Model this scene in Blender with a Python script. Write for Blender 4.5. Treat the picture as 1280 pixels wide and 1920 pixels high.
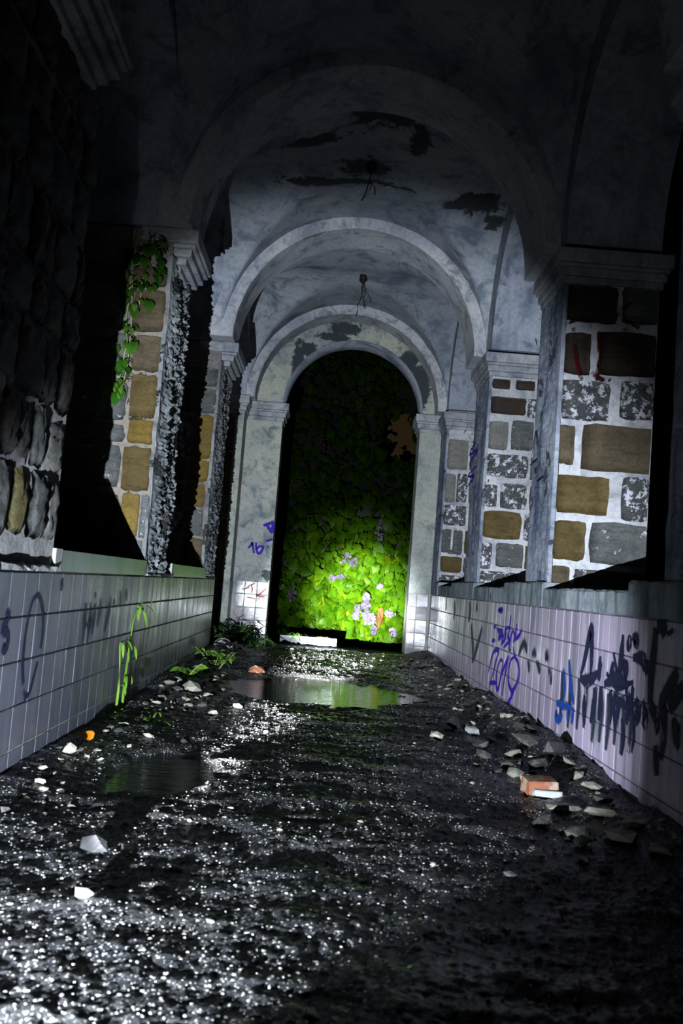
import bpy, math, random
import numpy as np
from mathutils import Vector, Matrix, Quaternion
for o in list(bpy.data.objects): bpy.data.objects.remove(o, do_unlink=True)
SC = bpy.context.scene
COL = SC.collection
PI = math.pi

# ------------------------------------------------------------------ camera
CAM_H = 0.97
def cam_axes(yaw, pitch, roll):
    cy, sy, cp, sp = math.cos(yaw), math.sin(yaw), math.cos(pitch), math.sin(pitch)
    f = Vector((sy*cp, cy*cp, sp)); r = Vector((cy, -sy, 0)); u = r.cross(f)
    c, s = math.cos(roll), math.sin(roll)
    return c*r+s*u, -s*r+c*u, f
cam_data = bpy.data.cameras.new('camera')
cam = bpy.data.objects.new('camera', cam_data); COL.objects.link(cam)
r_, u_, f_ = cam_axes(0.0125, 0.0758, 0.0773)
M = Matrix((r_, u_, -f_)).transposed().to_4x4(); M.translation = (0, 0, CAM_H)
cam.matrix_world = M
cam_data.sensor_fit = 'VERTICAL'; cam_data.sensor_height = 24.0
cam_data.lens = 24.0*1787.3/1920.0
cam_data.clip_start = 0.05
cam_data.dof.use_dof = True; cam_data.dof.focus_distance = 8.5; cam_data.dof.aperture_fstop = 2.8
SC.camera = cam

# ------------------------------------------------------------------ night sky
w = bpy.data.worlds.new('night'); SC.world = w; w.use_nodes = True
bg = w.node_tree.nodes['Background']; bg.inputs[0].default_value = (0.25, 0.35, 0.5, 1); bg.inputs[1].default_value = 0.0004

# ------------------------------------------------------------------ flashlight standing low on the floor at the left (its beam, its spill and its faint halo)
LP = Vector((-0.80, 1.0, 0.12))
def beam(name, power, half_deg, blend, target, color, radius=0.012):
    d = bpy.data.lights.new(name, 'SPOT'); d.energy = power; d.spot_size = math.radians(2*half_deg); d.spot_blend = blend
    d.color = color; d.shadow_soft_size = radius
    o = bpy.data.objects.new(name, d); COL.objects.link(o)
    o.location = LP; o.rotation_mode = 'QUATERNION'
    o.rotation_quaternion = (Vector(target)-LP).to_track_quat('-Z', 'Y')
    return o
AIM = (0.83, 17.5, 0.85)
beam('flashlight_hot_spot', 1450000, 4.0, 1.0, (0.68, 17.5, 0.70), (0.97, 0.98, 1.0))
beam('flashlight_corona', 105000, 5.6, 1.0, (0.52, 17.5, 0.95), (0.9, 0.94, 1.0))
beam('flashlight_beam', 4300, 19, 1.0, AIM, (0.82, 0.90, 1.0))
beam('flashlight_spill', 5900, 28.9, 0.42, AIM, (0.80, 0.89, 1.0))
beam('flashlight_outer_spill', 80, 37, 0.5, AIM, (0.85, 0.90, 0.95))
beam('flashlight_halo', 22, 48, 1.0, AIM, (0.70, 0.88, 0.95))

vs = SC.view_settings
SC.display_settings.display_device = 'sRGB'
vs.view_transform = 'Standard'; vs.look = 'None'; vs.gamma = 1.0; vs.use_curve_mapping = False
vs.exposure = 0.0

# ================================================================== helpers
rng = np.random.default_rng(7)
rnd = random.Random(11)
_TAB = np.random.default_rng(3).random(65536)*2-1
def _h(i, j, k): return _TAB[(i*73856093 ^ j*19349663 ^ k*83492791) & 65535]
def vn(x, y, z=0.0):
    x, y, z = np.broadcast_arrays(np.asarray(x, float), np.asarray(y, float), np.asarray(z, float))
    i, j, k = np.floor(x).astype(np.int64), np.floor(y).astype(np.int64), np.floor(z).astype(np.int64)
    fx, fy, fz = x-i, y-j, z-k
    fx, fy, fz = [t*t*(3-2*t) for t in (fx, fy, fz)]
    def l(a, b, t): return a+(b-a)*t
    return l(l(l(_h(i,j,k), _h(i+1,j,k), fx), l(_h(i,j+1,k), _h(i+1,j+1,k), fx), fy),
             l(l(_h(i,j,k+1), _h(i+1,j,k+1), fx), l(_h(i,j+1,k+1), _h(i+1,j+1,k+1), fx), fy), fz)
def fbm(x, y, z=0.0, o=3):
    s, a = 0, 1.0
    for n in range(o):
        s = s+a*vn(np.asarray(x)*2**n+17.3*n, np.asarray(y)*2**n+5.1*n, np.asarray(z)*2**n); a *= .5
    return s
def sstep(a, b, t):
    t = np.clip((np.asarray(t)-a)/(b-a), 0, 1); return t*t*(3-2*t)

class MB:
    def __init__(s): s.v, s.f, s.uv = [], [], []
    def add(s, verts, faces):
        b = len(s.v); s.v += [tuple(map(float, q)) for q in verts]; s.f += [tuple(b+i for i in q) for q in faces]; return b
    def box(s, x0, x1, y0, y1, z0, z1):
        s.add([(x0,y0,z0),(x1,y0,z0),(x1,y1,z0),(x0,y1,z0),(x0,y0,z1),(x1,y0,z1),(x1,y1,z1),(x0,y1,z1)],
              [(0,3,2,1),(4,5,6,7),(0,1,5,4),(1,2,6,5),(2,3,7,6),(3,0,4,7)])
    def grid(s, P, flip=False):      # P: n x m x 3
        n, m = P.shape[:2]; b = len(s.v)
        s.v += [tuple(q) for q in P.reshape(-1, 3).tolist()]
        for i in range(n-1):
            for j in range(m-1):
                q = (b+i*m+j, b+i*m+j+1, b+(i+1)*m+j+1, b+(i+1)*m+j)
                s.f.append(q[::-1] if flip else q)
    def tube(s, pts, rad, n=6):
        pts = [Vector(p) for p in pts]; rings = []
        for i, p in enumerate(pts):
            t = (pts[min(i+1, len(pts)-1)]-pts[max(i-1, 0)]).normalized()
            a = t.orthogonal().normalized(); c = t.cross(a)
            r = rad[i] if hasattr(rad, '__len__') else rad
            rings.append([p+r*(math.cos(2*PI*k/n)*a+math.sin(2*PI*k/n)*c) for k in range(n)])
        if True:
            for i in range(1, len(rings)):     # reduce twist
                best = min(range(n), key=lambda k: (rings[i][k]-rings[i-1][0]).length)
                rings[i] = rings[i][best:]+rings[i][:best]
        fs = []
        for i in range(len(rings)-1):
            for k in range(n): fs.append((i*n+k, i*n+(k+1)%n, (i+1)*n+(k+1)%n, (i+1)*n+k))
        fs.append(tuple(range(n))[::-1]); fs.append(tuple((len(rings)-1)*n+k for k in range(n)))
        s.add([q for r in rings for q in r], fs)
    def mesh(s, name, mat=None, smooth=False):
        me = bpy.data.meshes.new(name); me.from_pydata(s.v, [], s.f)
        if s.uv:
            ul = me.uv_layers.new(name='uv')
            for p in me.polygons:
                for li in p.loop_indices: ul.data[li].uv = s.uv[me.loops[li].vertex_index]
        if mat: me.materials.append(mat)
        if smooth:
            me.polygons.foreach_set('use_smooth', [True]*len(me.polygons))
        me.update(); return me
    def build(s, name, mat=None, parent=None, smooth=False, **k): return link(name, s.mesh(name, mat, smooth), parent, **k)

def link(name, me, parent=None, loc=None, rot=None, scale=None):
    o = bpy.data.objects.new(name, me); COL.objects.link(o)
    if loc is not None: o.location = loc
    if rot is not None: o.rotation_euler = rot
    if scale is not None: o.scale = scale
    if parent is not None: o.parent = parent
    return o
def structure(o): o['kind'] = 'structure'; return o
def tag(o, label, cat, group=None, kind=None):
    o['label'] = label; o['category'] = cat
    if group: o['group'] = group
    if kind: o['kind'] = kind
    return o
def empty(name, loc=(0,0,0)):
    o = bpy.data.objects.new(name, None); COL.objects.link(o); o.location = loc; o.empty_display_size = .1; return o

# ================================================================== materials
class NT:
    def __init__(s, name):
        s.m = bpy.data.materials.new(name); s.m.use_nodes = True; s.t = s.m.node_tree; s.t.nodes.clear()
        s.out = s.n('ShaderNodeOutputMaterial'); s.p = s.n('ShaderNodeBsdfPrincipled'); s.l(s.p.outputs[0], s.out.inputs[0])
        s.pos = s.n('ShaderNodeNewGeometry').outputs['Position']
    def n(s, t, **k):
        q = s.t.nodes.new(t)
        for a, b in k.items(): setattr(q, a, b)
        return q
    def l(s, a, b): s.t.links.new(a, b)
    def set(s, sock, v):
        if hasattr(v, 'is_linked') or isinstance(v, bpy.types.NodeSocket): s.l(v, sock)
        elif isinstance(v, (tuple, list)) and len(v) == 3 and sock.type == 'RGBA': sock.default_value = (*v, 1)
        else: sock.default_value = v
    def vscale(s, v, sc):
        q = s.n('ShaderNodeVectorMath', operation='MULTIPLY'); s.l(v, q.inputs[0]); q.inputs[1].default_value = sc; return q.outputs[0]
    def noise(s, scale, detail=4, rough=.55, vec=None, dist=0, sc=None):
        q = s.n('ShaderNodeTexNoise'); q.inputs['Scale'].default_value = scale; q.inputs['Detail'].default_value = detail
        q.inputs['Roughness'].default_value = rough; q.inputs['Distortion'].default_value = dist
        v = vec if vec is not None else s.pos
        if sc: v = s.vscale(v, sc)
        s.l(v, q.inputs['Vector']); return q.outputs['Fac']
    def ramp(s, f, a, b):      # smooth 0..1
        q = s.n('ShaderNodeMapRange', interpolation_type='SMOOTHSTEP'); s.set(q.inputs[0], f)
        q.inputs[1].default_value = a; q.inputs[2].default_value = b; return q.outputs[0]
    def maprange(s, f, a, b, c, d):
        q = s.n('ShaderNodeMapRange'); s.set(q.inputs[0], f)
        for i, x in enumerate((a, b, c, d)): q.inputs[i+1].default_value = x
        return q.outputs[0]
    def mix(s, f, a, b, mode='MIX'):
        q = s.n('ShaderNodeMix', data_type='RGBA', blend_type=mode); s.set(q.inputs[0], f); s.set(q.inputs[6], a); s.set(q.inputs[7], b); return q.outputs[2]
    def math(s, op, a, b=0.0):
        q = s.n('ShaderNodeMath', operation=op); s.set(q.inputs[0], a); s.set(q.inputs[1], b); return q.outputs[0]
    def bump(s, h, strength=.4, dist=.01, prev=None):
        q = s.n('ShaderNodeBump'); q.inputs['Strength'].default_value = strength; q.inputs['Distance'].default_value = dist
        s.set(q.inputs['Height'], h)
        if prev: s.l(prev, q.inputs['Normal'])
        return q.outputs[0]
    def blotch(s, spots, nz, amp=.9):     # irregular patches of wear round given places: 0..1
        cur = None
        for (c, r) in spots:
            a = s.n('ShaderNodeVectorMath', operation='SUBTRACT'); s.l(s.pos, a.inputs[0]); a.inputs[1].default_value = c
            b = s.vscale(a.outputs[0], tuple(1/q for q in r))
            d = s.n('ShaderNodeVectorMath', operation='LENGTH'); s.l(b, d.inputs[0])
            v = s.math('SUBTRACT', 1.0, d.outputs['Value'])
            cur = v if cur is None else s.math('MAXIMUM', cur, v)
        e = s.math('ADD', cur, s.math('MULTIPLY', s.math('SUBTRACT', nz, .5), amp*2))
        return s.ramp(e, .0, .22)
    def done(s, color, rough=.7, normal=None, spec=None, **k):
        s.set(s.p.inputs['Base Color'], color); s.set(s.p.inputs['Roughness'], rough)
        if normal is not None: s.l(normal, s.p.inputs['Normal'])
        s.set(s.p.inputs['Specular IOR Level'], .14 if spec is None else spec)
        for a, b in k.items(): s.set(s.p.inputs[a.replace('_', ' ')], b)
        return s.m
    def rand(s): return s.n('ShaderNodeObjectInfo').outputs['Random']

def plaster(name, light, dark, patch, thr=.60, spots=(), rough=.85, stain=(.04,.055,.075), bump=.5, streak=0.0, k=.40):
    t = NT(name)
    light, dark, patch = [tuple(q*k for q in v) for v in (light, dark, patch)]
    big = t.noise(.9, 5, .6); mid = t.noise(3.6, 8, .72, dist=.8); fine = t.noise(24, 6, .72); blot = t.noise(1.9, 7, .68, dist=.5)
    c = t.mix(t.ramp(big, .38, .66), light, dark)
    c = t.mix(t.math('MULTIPLY', t.ramp(blot, .50, .66), .70), c, tuple(q*.36 for q in dark[:2])+(dark[2]*.50,))
    c = t.mix(t.math('MULTIPLY', t.ramp(mid, .50, .66), .75), c, stain)
    c = t.mix(t.math('MULTIPLY', t.ramp(fine, .40, .70), .45), c, tuple(q*.35 for q in light))
    c = t.mix(t.math('MULTIPLY', t.ramp(fine, .40, .25), .5), c, tuple(q*1.35 for q in light))
    if streak:
        st = t.noise(7, 5, .65, sc=(1, 1, .10)); c = t.mix(t.math('MULTIPLY', t.ramp(st, .46, .66), streak), c, stain)
    pn = t.noise(2.3, 9, .74, dist=.4)
    pm = t.ramp(pn, thr, thr+.025)
    if spots:
        pm = t.math('MAXIMUM', pm, t.blotch(spots, t.noise(7.5, 9, .78, dist=.6), 2.0))
    c = t.mix(pm, c, patch)
    h = t.math('SUBTRACT', t.math('ADD', t.math('MULTIPLY', mid, .5), t.math('MULTIPLY', fine, .35)), t.math('MULTIPLY', pm, .8))
    return t.done(c, rough, t.bump(h, bump, .02))

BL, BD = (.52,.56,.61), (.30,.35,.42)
VAULT_SPOTS = [((.2,7.86,4.99),(.30,.30,.5)), ((-.53,8.32,4.84),(.5,.14,.4)), ((1.28,9.4,4.9),(.30,.13,.3)), ((1.46,9.6,4.81),(.13,.10,.2)), ((.11,8.99,5.0),(.28,.2,.3)),
               ((.55,8.25,4.94),(.10,.3,.3)), ((-.14,9.3,4.97),(.7,.07,.3)), ((.08,7.28,4.9),(.3,.16,.3)), ((1.0,9.45,4.9),(.1,.06,.2)), ((.6,10.99,4.9),(.45,.10,.3))]
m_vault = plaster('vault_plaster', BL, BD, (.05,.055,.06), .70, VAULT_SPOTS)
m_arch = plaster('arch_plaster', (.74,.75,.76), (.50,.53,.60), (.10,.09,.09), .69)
m_wall = plaster('wall_plaster', (.54,.57,.66), (.36,.41,.50), (.10,.09,.08), .68, streak=.3)
END_SPOTS = [((.0,14.05,4.78),(.26,.3,.13)), ((-.12,14.05,4.66),(.26,.3,.07)), ((1.20,14.05,4.05),(.17,.3,.50)), ((1.03,14.05,4.38),(.17,.3,.2)), ((-.64,14.05,4.22),(.10,.3,.35)), ((-.50,14.05,4.45),(.16,.3,.12)),
             ((-.84,14.05,1.02),(.10,.2,.09)), ((1.32,14.05,1.12),(.10,.2,.2))]
t = NT('end_wall_plaster')
big = t.noise(1.1, 5, .6); mid = t.noise(5, 7, .68, dist=.5); fine = t.noise(40, 4, .6)
c = t.mix(t.ramp(big, .40, .62), (.26,.26,.21), (.19,.20,.19))
c = t.mix(t.math('MULTIPLY', t.ramp(mid, .47, .68), .9), c, (.05,.075,.085))
c = t.mix(t.math('MULTIPLY', t.ramp(t.noise(3.1, 7, .7), .50, .72), .7), c, (.03,.06,.10))
pm = t.blotch(END_SPOTS, t.noise(8, 8, .76, dist=.4), 1.5)
c = t.mix(t.math('MULTIPLY', t.ramp(fine, .42, .70), .5), c, (.09,.10,.10))
c = t.mix(pm, c, (.022,.026,.03))
m_end = t.done(c, .85, t.bump(t.math('SUBTRACT', t.math('MULTIPLY', mid, .6), t.math('MULTIPLY', pm, .9)), .6, .02))
m_jamb = plaster('jamb_plaster', (.58,.60,.50), (.46,.50,.46), (.16,.16,.14), .72, stain=(.10,.13,.13))
m_trim = plaster('moulding_plaster', (.60,.61,.62), (.42,.44,.48), (.14,.13,.13), .70, bump=.3, streak=.35)
m_strip = plaster('pier_plaster', (.50,.54,.62), (.26,.31,.40), (.06,.07,.11), .60, streak=.8, stain=(.02,.03,.06), bump=.8)
m_decay = plaster('decayed_plaster', (.34,.36,.37), (.16,.18,.19), (.05,.05,.05), .56, bump=1.0, stain=(.02,.024,.03), rough=.38)
m_mortar = plaster('mortar', (.80,.80,.84), (.62,.62,.66), (.16,.14,.11), .64, bump=1.0, stain=(.14,.14,.15))
m_mortar_brown = plaster('brown_weathered_mortar', (.36,.31,.25), (.26,.25,.24), (.10,.07,.03), .58, bump=1.0, stain=(.05,.045,.04))
m_mortar_dark = plaster('old_mortar', (.42,.42,.42), (.22,.22,.23), (.08,.08,.07), .60, bump=1.0, stain=(.04,.04,.045))

def stone_mat(name, a, b, white=0.0, rough=.75, wcol=(.29,.29,.32), k=.24):
    t = NT(name); a = tuple(q*k for q in a); b = tuple(q*k for q in b)
    n1 = t.noise(4.5, 7, .65, dist=.6); n2 = t.noise(45, 6, .72); n3 = t.noise(15, 8, .78); gr_ = t.noise(9, 6, .7, sc=(1, 1, 4))
    c = t.mix(t.ramp(n1, .38, .64), a, b)
    c = t.mix(t.math('MULTIPLY', t.ramp(gr_, .48, .66), .6), c, (a[0]*.4, a[1]*.38, a[2]*.35))
    c = t.mix(t.math('MULTIPLY', t.ramp(n2, .42, .66), .5), c, (a[0]*.35, a[1]*.35, a[2]*.35))
    c = t.mix(t.math('MULTIPLY', t.rand(), .35), c, (b[0]*.5, b[1]*.5, b[2]*.5))
    if white:
        wm = t.ramp(n3, .68-white*.20, .70-white*.20); c = t.mix(wm, c, wcol)
    h = t.math('ADD', t.math('MULTIPLY', n1, .6), t.math('MULTIPLY', n2, .4))
    if white: h = t.math('ADD', h, t.math('MULTIPLY', wm, .45))
    return t.done(c, rough, t.bump(h, .9, .015))
STONE = {'d': stone_mat('dark_brown_stone', (.075,.055,.042), (.12,.085,.055), .10),
         'g': stone_mat('grey_stone', (.19,.20,.20), (.30,.31,.30), .45),
         'w': stone_mat('whitewashed_stone', (.13,.14,.145), (.24,.24,.24), .85),
         'b': stone_mat('brown_stone', (.19,.145,.085), (.27,.20,.115), .08),
         'y': stone_mat('ochre_stone', (.20,.135,.04), (.30,.21,.07), .14),
         'Y': stone_mat('yellow_stone', (.40,.26,.04), (.30,.20,.05), .12),
         'p': stone_mat('plastered_stone', (.52,.50,.44), (.42,.41,.39), .35)}
ROUGH = [stone_mat('rubble_wall_grey_stone', (.12,.13,.135), (.22,.23,.22), .12, .6), stone_mat('rubble_wall_dark_stone', (.06,.06,.06), (.12,.11,.10), .06, .55),
         stone_mat('rubble_wall_olive_stone', (.16,.16,.07), (.24,.20,.08), .10, .6), stone_mat('rubble_wall_pale_stone', (.26,.26,.25), (.36,.35,.32), .3, .65)]

def tile_mat(name, base, tint, dirt=.5, gl=.14):
    t = NT(name)
    st = t.noise(9, 5, .65, sc=(1, 1, .06)); st2 = t.noise(28, 3, .6, sc=(1, 1, .04)); sm = t.noise(2.4, 7, .68, sc=(1,1,.5), dist=.4); fn = t.noise(50, 4, .65)
    c = t.mix(t.rand(), base, tint)
    c = t.mix(t.math('MULTIPLY', t.ramp(st, .46, .66), dirt), c, (.022,.028,.034))
    c = t.mix(t.math('MULTIPLY', t.ramp(sm, .52, .68), dirt), c, (.018,.026,.026))
    c = t.mix(t.math('MULTIPLY', t.ramp(st2, .60, .70), .30), c, tuple(min(q*1.7, .8) for q in base))
    c = t.mix(t.math('MULTIPLY', t.ramp(fn, .55, .72), dirt*.5), c, (.03,.03,.035))
    rg = t.maprange(t.math('ADD', st, sm), .7, 1.3, gl, gl+(.10 if 'white' in name else .30))
    return t.done(c, rg, t.bump(t.noise(7, 3, .5), .12, .01), .5 if 'white' in name else .22)
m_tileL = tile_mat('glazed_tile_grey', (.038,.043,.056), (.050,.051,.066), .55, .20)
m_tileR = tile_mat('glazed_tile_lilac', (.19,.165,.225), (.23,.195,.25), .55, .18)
m_tileE = tile_mat('glazed_tile_white', (.125,.115,.125), (.15,.133,.142), .25, .055)
t = NT('pale_grout'); m_groutL = t.done(t.mix(t.ramp(t.noise(1.6, 4), .45, .6), (.24,.24,.20), (.02,.022,.022)), .8)
t = NT('dark_grout'); m_groutR = t.done(t.mix(t.ramp(t.noise(1.3, 4), .40, .60), (.13,.115,.145), (.07,.065,.075)), .8)
m_coping = plaster('coping_cement', (.42,.47,.50), (.26,.31,.34), (.07,.09,.09), .62, streak=.8, stain=(.03,.045,.045))
t = NT('glazed_sill'); m_sill = t.done(t.mix(t.ramp(t.noise(3, 4, sc=(1,1,.3)), .4, .7), (.10,.12,.125), (.05,.065,.065)), .28, None, .5)

def paint_mat(name, col, soft=.35, holes=.0, rough=.5):
    t = NT(name)
    uv = t.n('ShaderNodeUVMap', uv_map='uv').outputs[0]; sx = t.n('ShaderNodeSeparateXYZ'); t.l(uv, sx.inputs[0])
    e = t.math('ABSOLUTE', t.math('SUBTRACT', sx.outputs[1], .5)); ed = t.math('MULTIPLY', e, 2.0)
    ed = t.math('ADD', ed, t.math('MULTIPLY', t.math('SUBTRACT', t.noise(45, 4, .6), .5), .5))
    a = t.math('SUBTRACT', 1.0, t.ramp(ed, 1.0-soft, 1.0))
    if holes: a = t.math('MULTIPLY', a, t.math('SUBTRACT', 1.0, t.ramp(t.noise(22, 5, .7, sc=(1,1,.3)), .62-holes*.2, .66-holes*.1)))
    m = t.done(col, rough, None, .03, Alpha=a); return m
m_purple = paint_mat('purple_blue_spray_paint', (.022,.007,.19), .25)
m_black = paint_mat('black_spray_paint', (.008,.009,.022), .45, .25)
m_smear = paint_mat('black_smeared_paint', (.012,.016,.024), .95, .2)
m_blue = paint_mat('blue_spray_paint', (.007,.03,.15), .6, .2)
m_red = paint_mat('red_spray_paint', (.032,.003,.004), .7, .8)
m_orange = paint_mat('orange_red_marker', (.22,.035,.028), .7, .1)

def leaf_mat(name, a, b, tr=.35, rough=.45):
    t = NT(name)
    n1 = t.noise(4, 3); c = t.mix(t.rand(), a, b); c = t.mix(t.ramp(n1, .35, .7), c, tuple(q*.6 for q in a))
    t.set(t.p.inputs['Base Color'], c); t.set(t.p.inputs['Roughness'], rough); t.p.inputs['Specular IOR Level'].default_value = .015
    tl = t.n('ShaderNodeBsdfTranslucent'); t.l(c, tl.inputs[0])
    mx = t.n('ShaderNodeMixShader'); mx.inputs[0].default_value = tr; t.l(t.p.outputs[0], mx.inputs[1]); t.l(tl.outputs[0], mx.inputs[2]); t.l(mx.outputs[0], t.out.inputs[0])
    return t.m
m_leaf = leaf_mat('climber_leaf', (.0042,.0135,.0002), (.0135,.0190,.0002))
m_leaf_dark = leaf_mat('climber_leaf_dark', (.02,.09,.008), (.04,.13,.01))
m_weed = leaf_mat('weed_green', (.06,.14,.014), (.10,.17,.03))
m_weed_dark = leaf_mat('weed_dark_green', (.02,.06,.015), (.04,.10,.025))
m_flower = leaf_mat('lilac_blossom', (.011,.0095,.014), (.018,.0165,.0215), .3)
m_dead = leaf_mat('dry_brown_leaf', (.016,.007,.002), (.022,.011,.004), .3)
m_orangeleaf = leaf_mat('orange_fallen_leaf', (.40,.14,.008), (.40,.14,.008), .2)
m_stem = leaf_mat('stem', (.20,.24,.08), (.16,.16,.07), .1)
t = NT('dark_soil'); m_soil = t.done(t.mix(t.noise(9, 5), (.0006,.0006,.0005), (.0016,.0014,.001)), .9, t.bump(t.noise(30, 5), .6, .03))
t = NT('ochre_house_wall'); m_ochre = t.done(t.mix(t.noise(1.2, 5), (.030,.015,.0035), (.035,.019,.005)), .9)
t = NT('rusty_iron'); m_iron = t.done(t.mix(t.noise(30, 4), (.004,.004,.004), (.012,.008,.006)), .7)
t = NT('chip_pale'); m_chip = t.done(t.mix(t.ramp(t.math('ADD', t.rand(), t.math('MULTIPLY', t.noise(25, 4), .5)), .3, 1.1), (.015,.015,.014), (.14,.135,.11)), .5, t.bump(t.noise(60, 4), .5, .006))
t = NT('chip_white'); m_white = t.done(t.mix(t.noise(20, 4), (.12,.123,.128), (.19,.19,.19)), .5, t.bump(t.noise(60, 4), .4, .006))
t = NT('slab_plaster'); m_slab = t.done(t.mix(t.ramp(t.noise(14, 6, .7), .42, .6), (.05,.051,.054), (.012,.014,.014)), .6, t.bump(t.noise(40, 4), .5, .008))
t = NT('chip_dark'); m_dark = t.done(t.mix(t.noise(20, 4), (.005,.005,.006), (.014,.014,.014)), .45, t.bump(t.noise(50, 4), .5, .008))
t = NT('brick_red'); m_brick = t.done(t.mix(t.ramp(t.noise(12, 5), .45, .6), (.10,.036,.018), (.13,.10,.075)), .7, t.bump(t.noise(40, 4), .5, .008))
t = NT('gravel'); m_gravel = t.done(t.mix(t.ramp(t.noise(70, 2), .45, .62), (.010,.010,.010), (.13,.13,.125)), .28, t.bump(t.noise(120, 3), .4, .004), .6)
# wet floor
t = NT('wet_floor')
n1 = t.noise(1.3, 5, .6); n2 = t.noise(20, 6, .68); n3 = t.noise(85, 4, .7); sp = t.noise(120, 2, .5); n4 = t.noise(.55, 4, .6)
c = t.mix(t.ramp(n1, .35, .65), (.004,.0042,.005), (.011,.011,.011))
c = t.mix(t.math('MULTIPLY', t.ramp(n2, .50, .68), .6), c, (.016,.016,.0155))
c = t.mix(t.math('MULTIPLY', t.ramp(sp, .62, .70), .8), c, (.34,.34,.32))  # pale grit specks, brightened so their colour paints glints on the wet floor
b = t.bump(n3, .9, .010); b = t.bump(n2, .5, .02, b)
m_floor = t.done(c, t.maprange(n1, .3, .7, .16, .42), b, .12, Coat_Weight=t.math('MULTIPLY', t.ramp(n4, .44, .58), .35), Coat_Roughness=.10)
t.l(t.bump(t.noise(26, 3, .6), .25, .01), t.p.inputs['Coat Normal'])
t = NT('puddle_water'); m_water = t.done((.002,.0025,.0025), .10, t.bump(t.noise(11, 4, .6, sc=(.35, 1.8, 1)), .45, .012), .22)

# ================================================================== setting
XL, XR, CX = -1.33, 1.57, 0.12
ZS, R_IN, R_V = 3.57, 1.325, 1.45
ZTOP = 5.45
PIER_L = [(3.30, 4.72), (7.08, 8.00), (10.50, 11.55), (13.60, 14.05)]
PIER_R = [(3.30, 4.41), (6.75, 7.47), (9.88, 10.75), (13.37, 14.05)]
ARCH_Y = [(3.75, 4.45), (6.95, 7.65), (10.25, 10.90), (13.60, 14.05)]
YE = 14.05
END_C, END_R, END_Z, YE2 = 0.225, 1.025, 3.58, 14.50

# ---- ground outside, floor of the arcade
mb = MB(); n = 40
gx = np.linspace(-14, 16, n); gy = np.linspace(-3, 30, n); GX, GY = np.meshgrid(gx, gy, indexing='ij')
mb.grid(np.stack([GX, GY, -.12+.03*fbm(GX*.6, GY*.6)], -1))
structure(mb.build('ground', m_soil, smooth=True))

PUDDLES = [(.02, 8.75, .86, 1.05), (-.72, 4.75, .26, .50)]
def pud(x, y):
    m = 0
    for (a, b, p, q) in PUDDLES:
        d = np.sqrt(((x-a)/p)**2+((y-b)/q)**2)+.22*vn(x*3.1, y*3.1, 2.5)+.25*vn(x*9, y*5, 7.5)
        m = np.maximum(m, 1-sstep(.75, 1.15, d))
    return m
def floor_z(x, y, fine=True):
    x = np.asarray(x, float); y = np.asarray(y, float)
    h = .010*vn(x*1.1, y*.9, 1.0)+.006*vn(x*3, y*2.2, 4.0)
    r = sstep(.42, .02, XR-x)*(.06+.05*vn(x*4, y*1.7, 9.))*sstep(2.3, 3.2, y)
    l = sstep(.50, .02, x-XL)*(.050+.05*vn(x*4, y*1.9, 19.))*sstep(2.4, 3.0, y)*(.5+.5*sstep(5.5, 7, y))
    h = h+r+l+.012*sstep(10, 11.5, y)
    h = h+.011*np.maximum(vn(x*2.0, y*6.5, 12.)-.05, 0)+.009*np.maximum(vn(x*4.5, y*14, 13.), 0)
    h = h+.011*np.maximum(vn(x*9, y*6, 2.), 0)+.008*np.maximum(vn(x*24, y*15, 3.), 0)
    if fine: h = h+.0065*np.maximum(vn(x*55, y*34, 5.)-.1, 0)+.004*vn(x*110, y*70, 6.)
    m = pud(x, y)
    return np.where(m > 0, h*(1-m)-.022*m, h)
ys = [0.0]
while ys[-1] < 14.10:
    y = ys[-1]; ys.append(y+(.06 if y < 1.3 else min(.0085*max(y/2.2, 1)**.85, .03)))
ys = np.array(ys); xs = np.linspace(XL-.02, XR+.02, 262)
FX, FY = np.meshgrid(xs, ys, indexing='ij')
FZ = floor_z(FX, FY)
me = bpy.data.meshes.new('floor')
P = np.stack([FX, FY, FZ], -1).reshape(-1, 3); nx_, ny_ = FX.shape
idx = np.arange(nx_*ny_).reshape(nx_, ny_)
Q = np.stack([idx[:-1,:-1], idx[1:,:-1], idx[1:,1:], idx[:-1,1:]], -1).reshape(-1, 4)
me.vertices.add(len(P)); me.vertices.foreach_set('co', P.ravel())
me.loops.add(Q.size); me.loops.foreach_set('vertex_index', Q.ravel().astype(np.int32))
me.polygons.add(len(Q)); me.polygons.foreach_set('loop_start', np.arange(0, Q.size, 4, dtype=np.int32))
me.materials.append(m_floor); me.update(calc_edges=True); me.validate()
floor = structure(link('floor', me))
def fz(x, y): return float(floor_z(x, y, False))
# gravel: grit too small to pick apart
mb = MB(); gr = np.random.default_rng(5)
for i in range(15000):
    y = 1.75+ (gr.random()**1.5)*12.2; x = gr.uniform(XL+.03, XR-.03)
    if float(pud(x, y)) > .3 and gr.random() < .85: continue
    s = gr.uniform(.0016, .0050)*(1+.10*y); a = gr.random()*PI
    z = fz(x, y)+.004
    v = []
    for k in range(5):
        t = a+2*PI*k/5; q = s*gr.uniform(.7, 1.25); v.append((x+q*math.cos(t), y+q*math.sin(t)*1.0, z))
    top = [(x+(p[0]-x)*.55, y+(p[1]-y)*.55, z+s*gr.uniform(.25, .6)) for p in v]
    mb.add(v+top, [(k, (k+1)%5, 5+(k+1)%5, 5+k) for k in range(5)]+[(5, 6, 7, 8, 9)])
g = mb.build('gravel', m_gravel, floor); g['kind'] = 'stuff'

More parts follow.
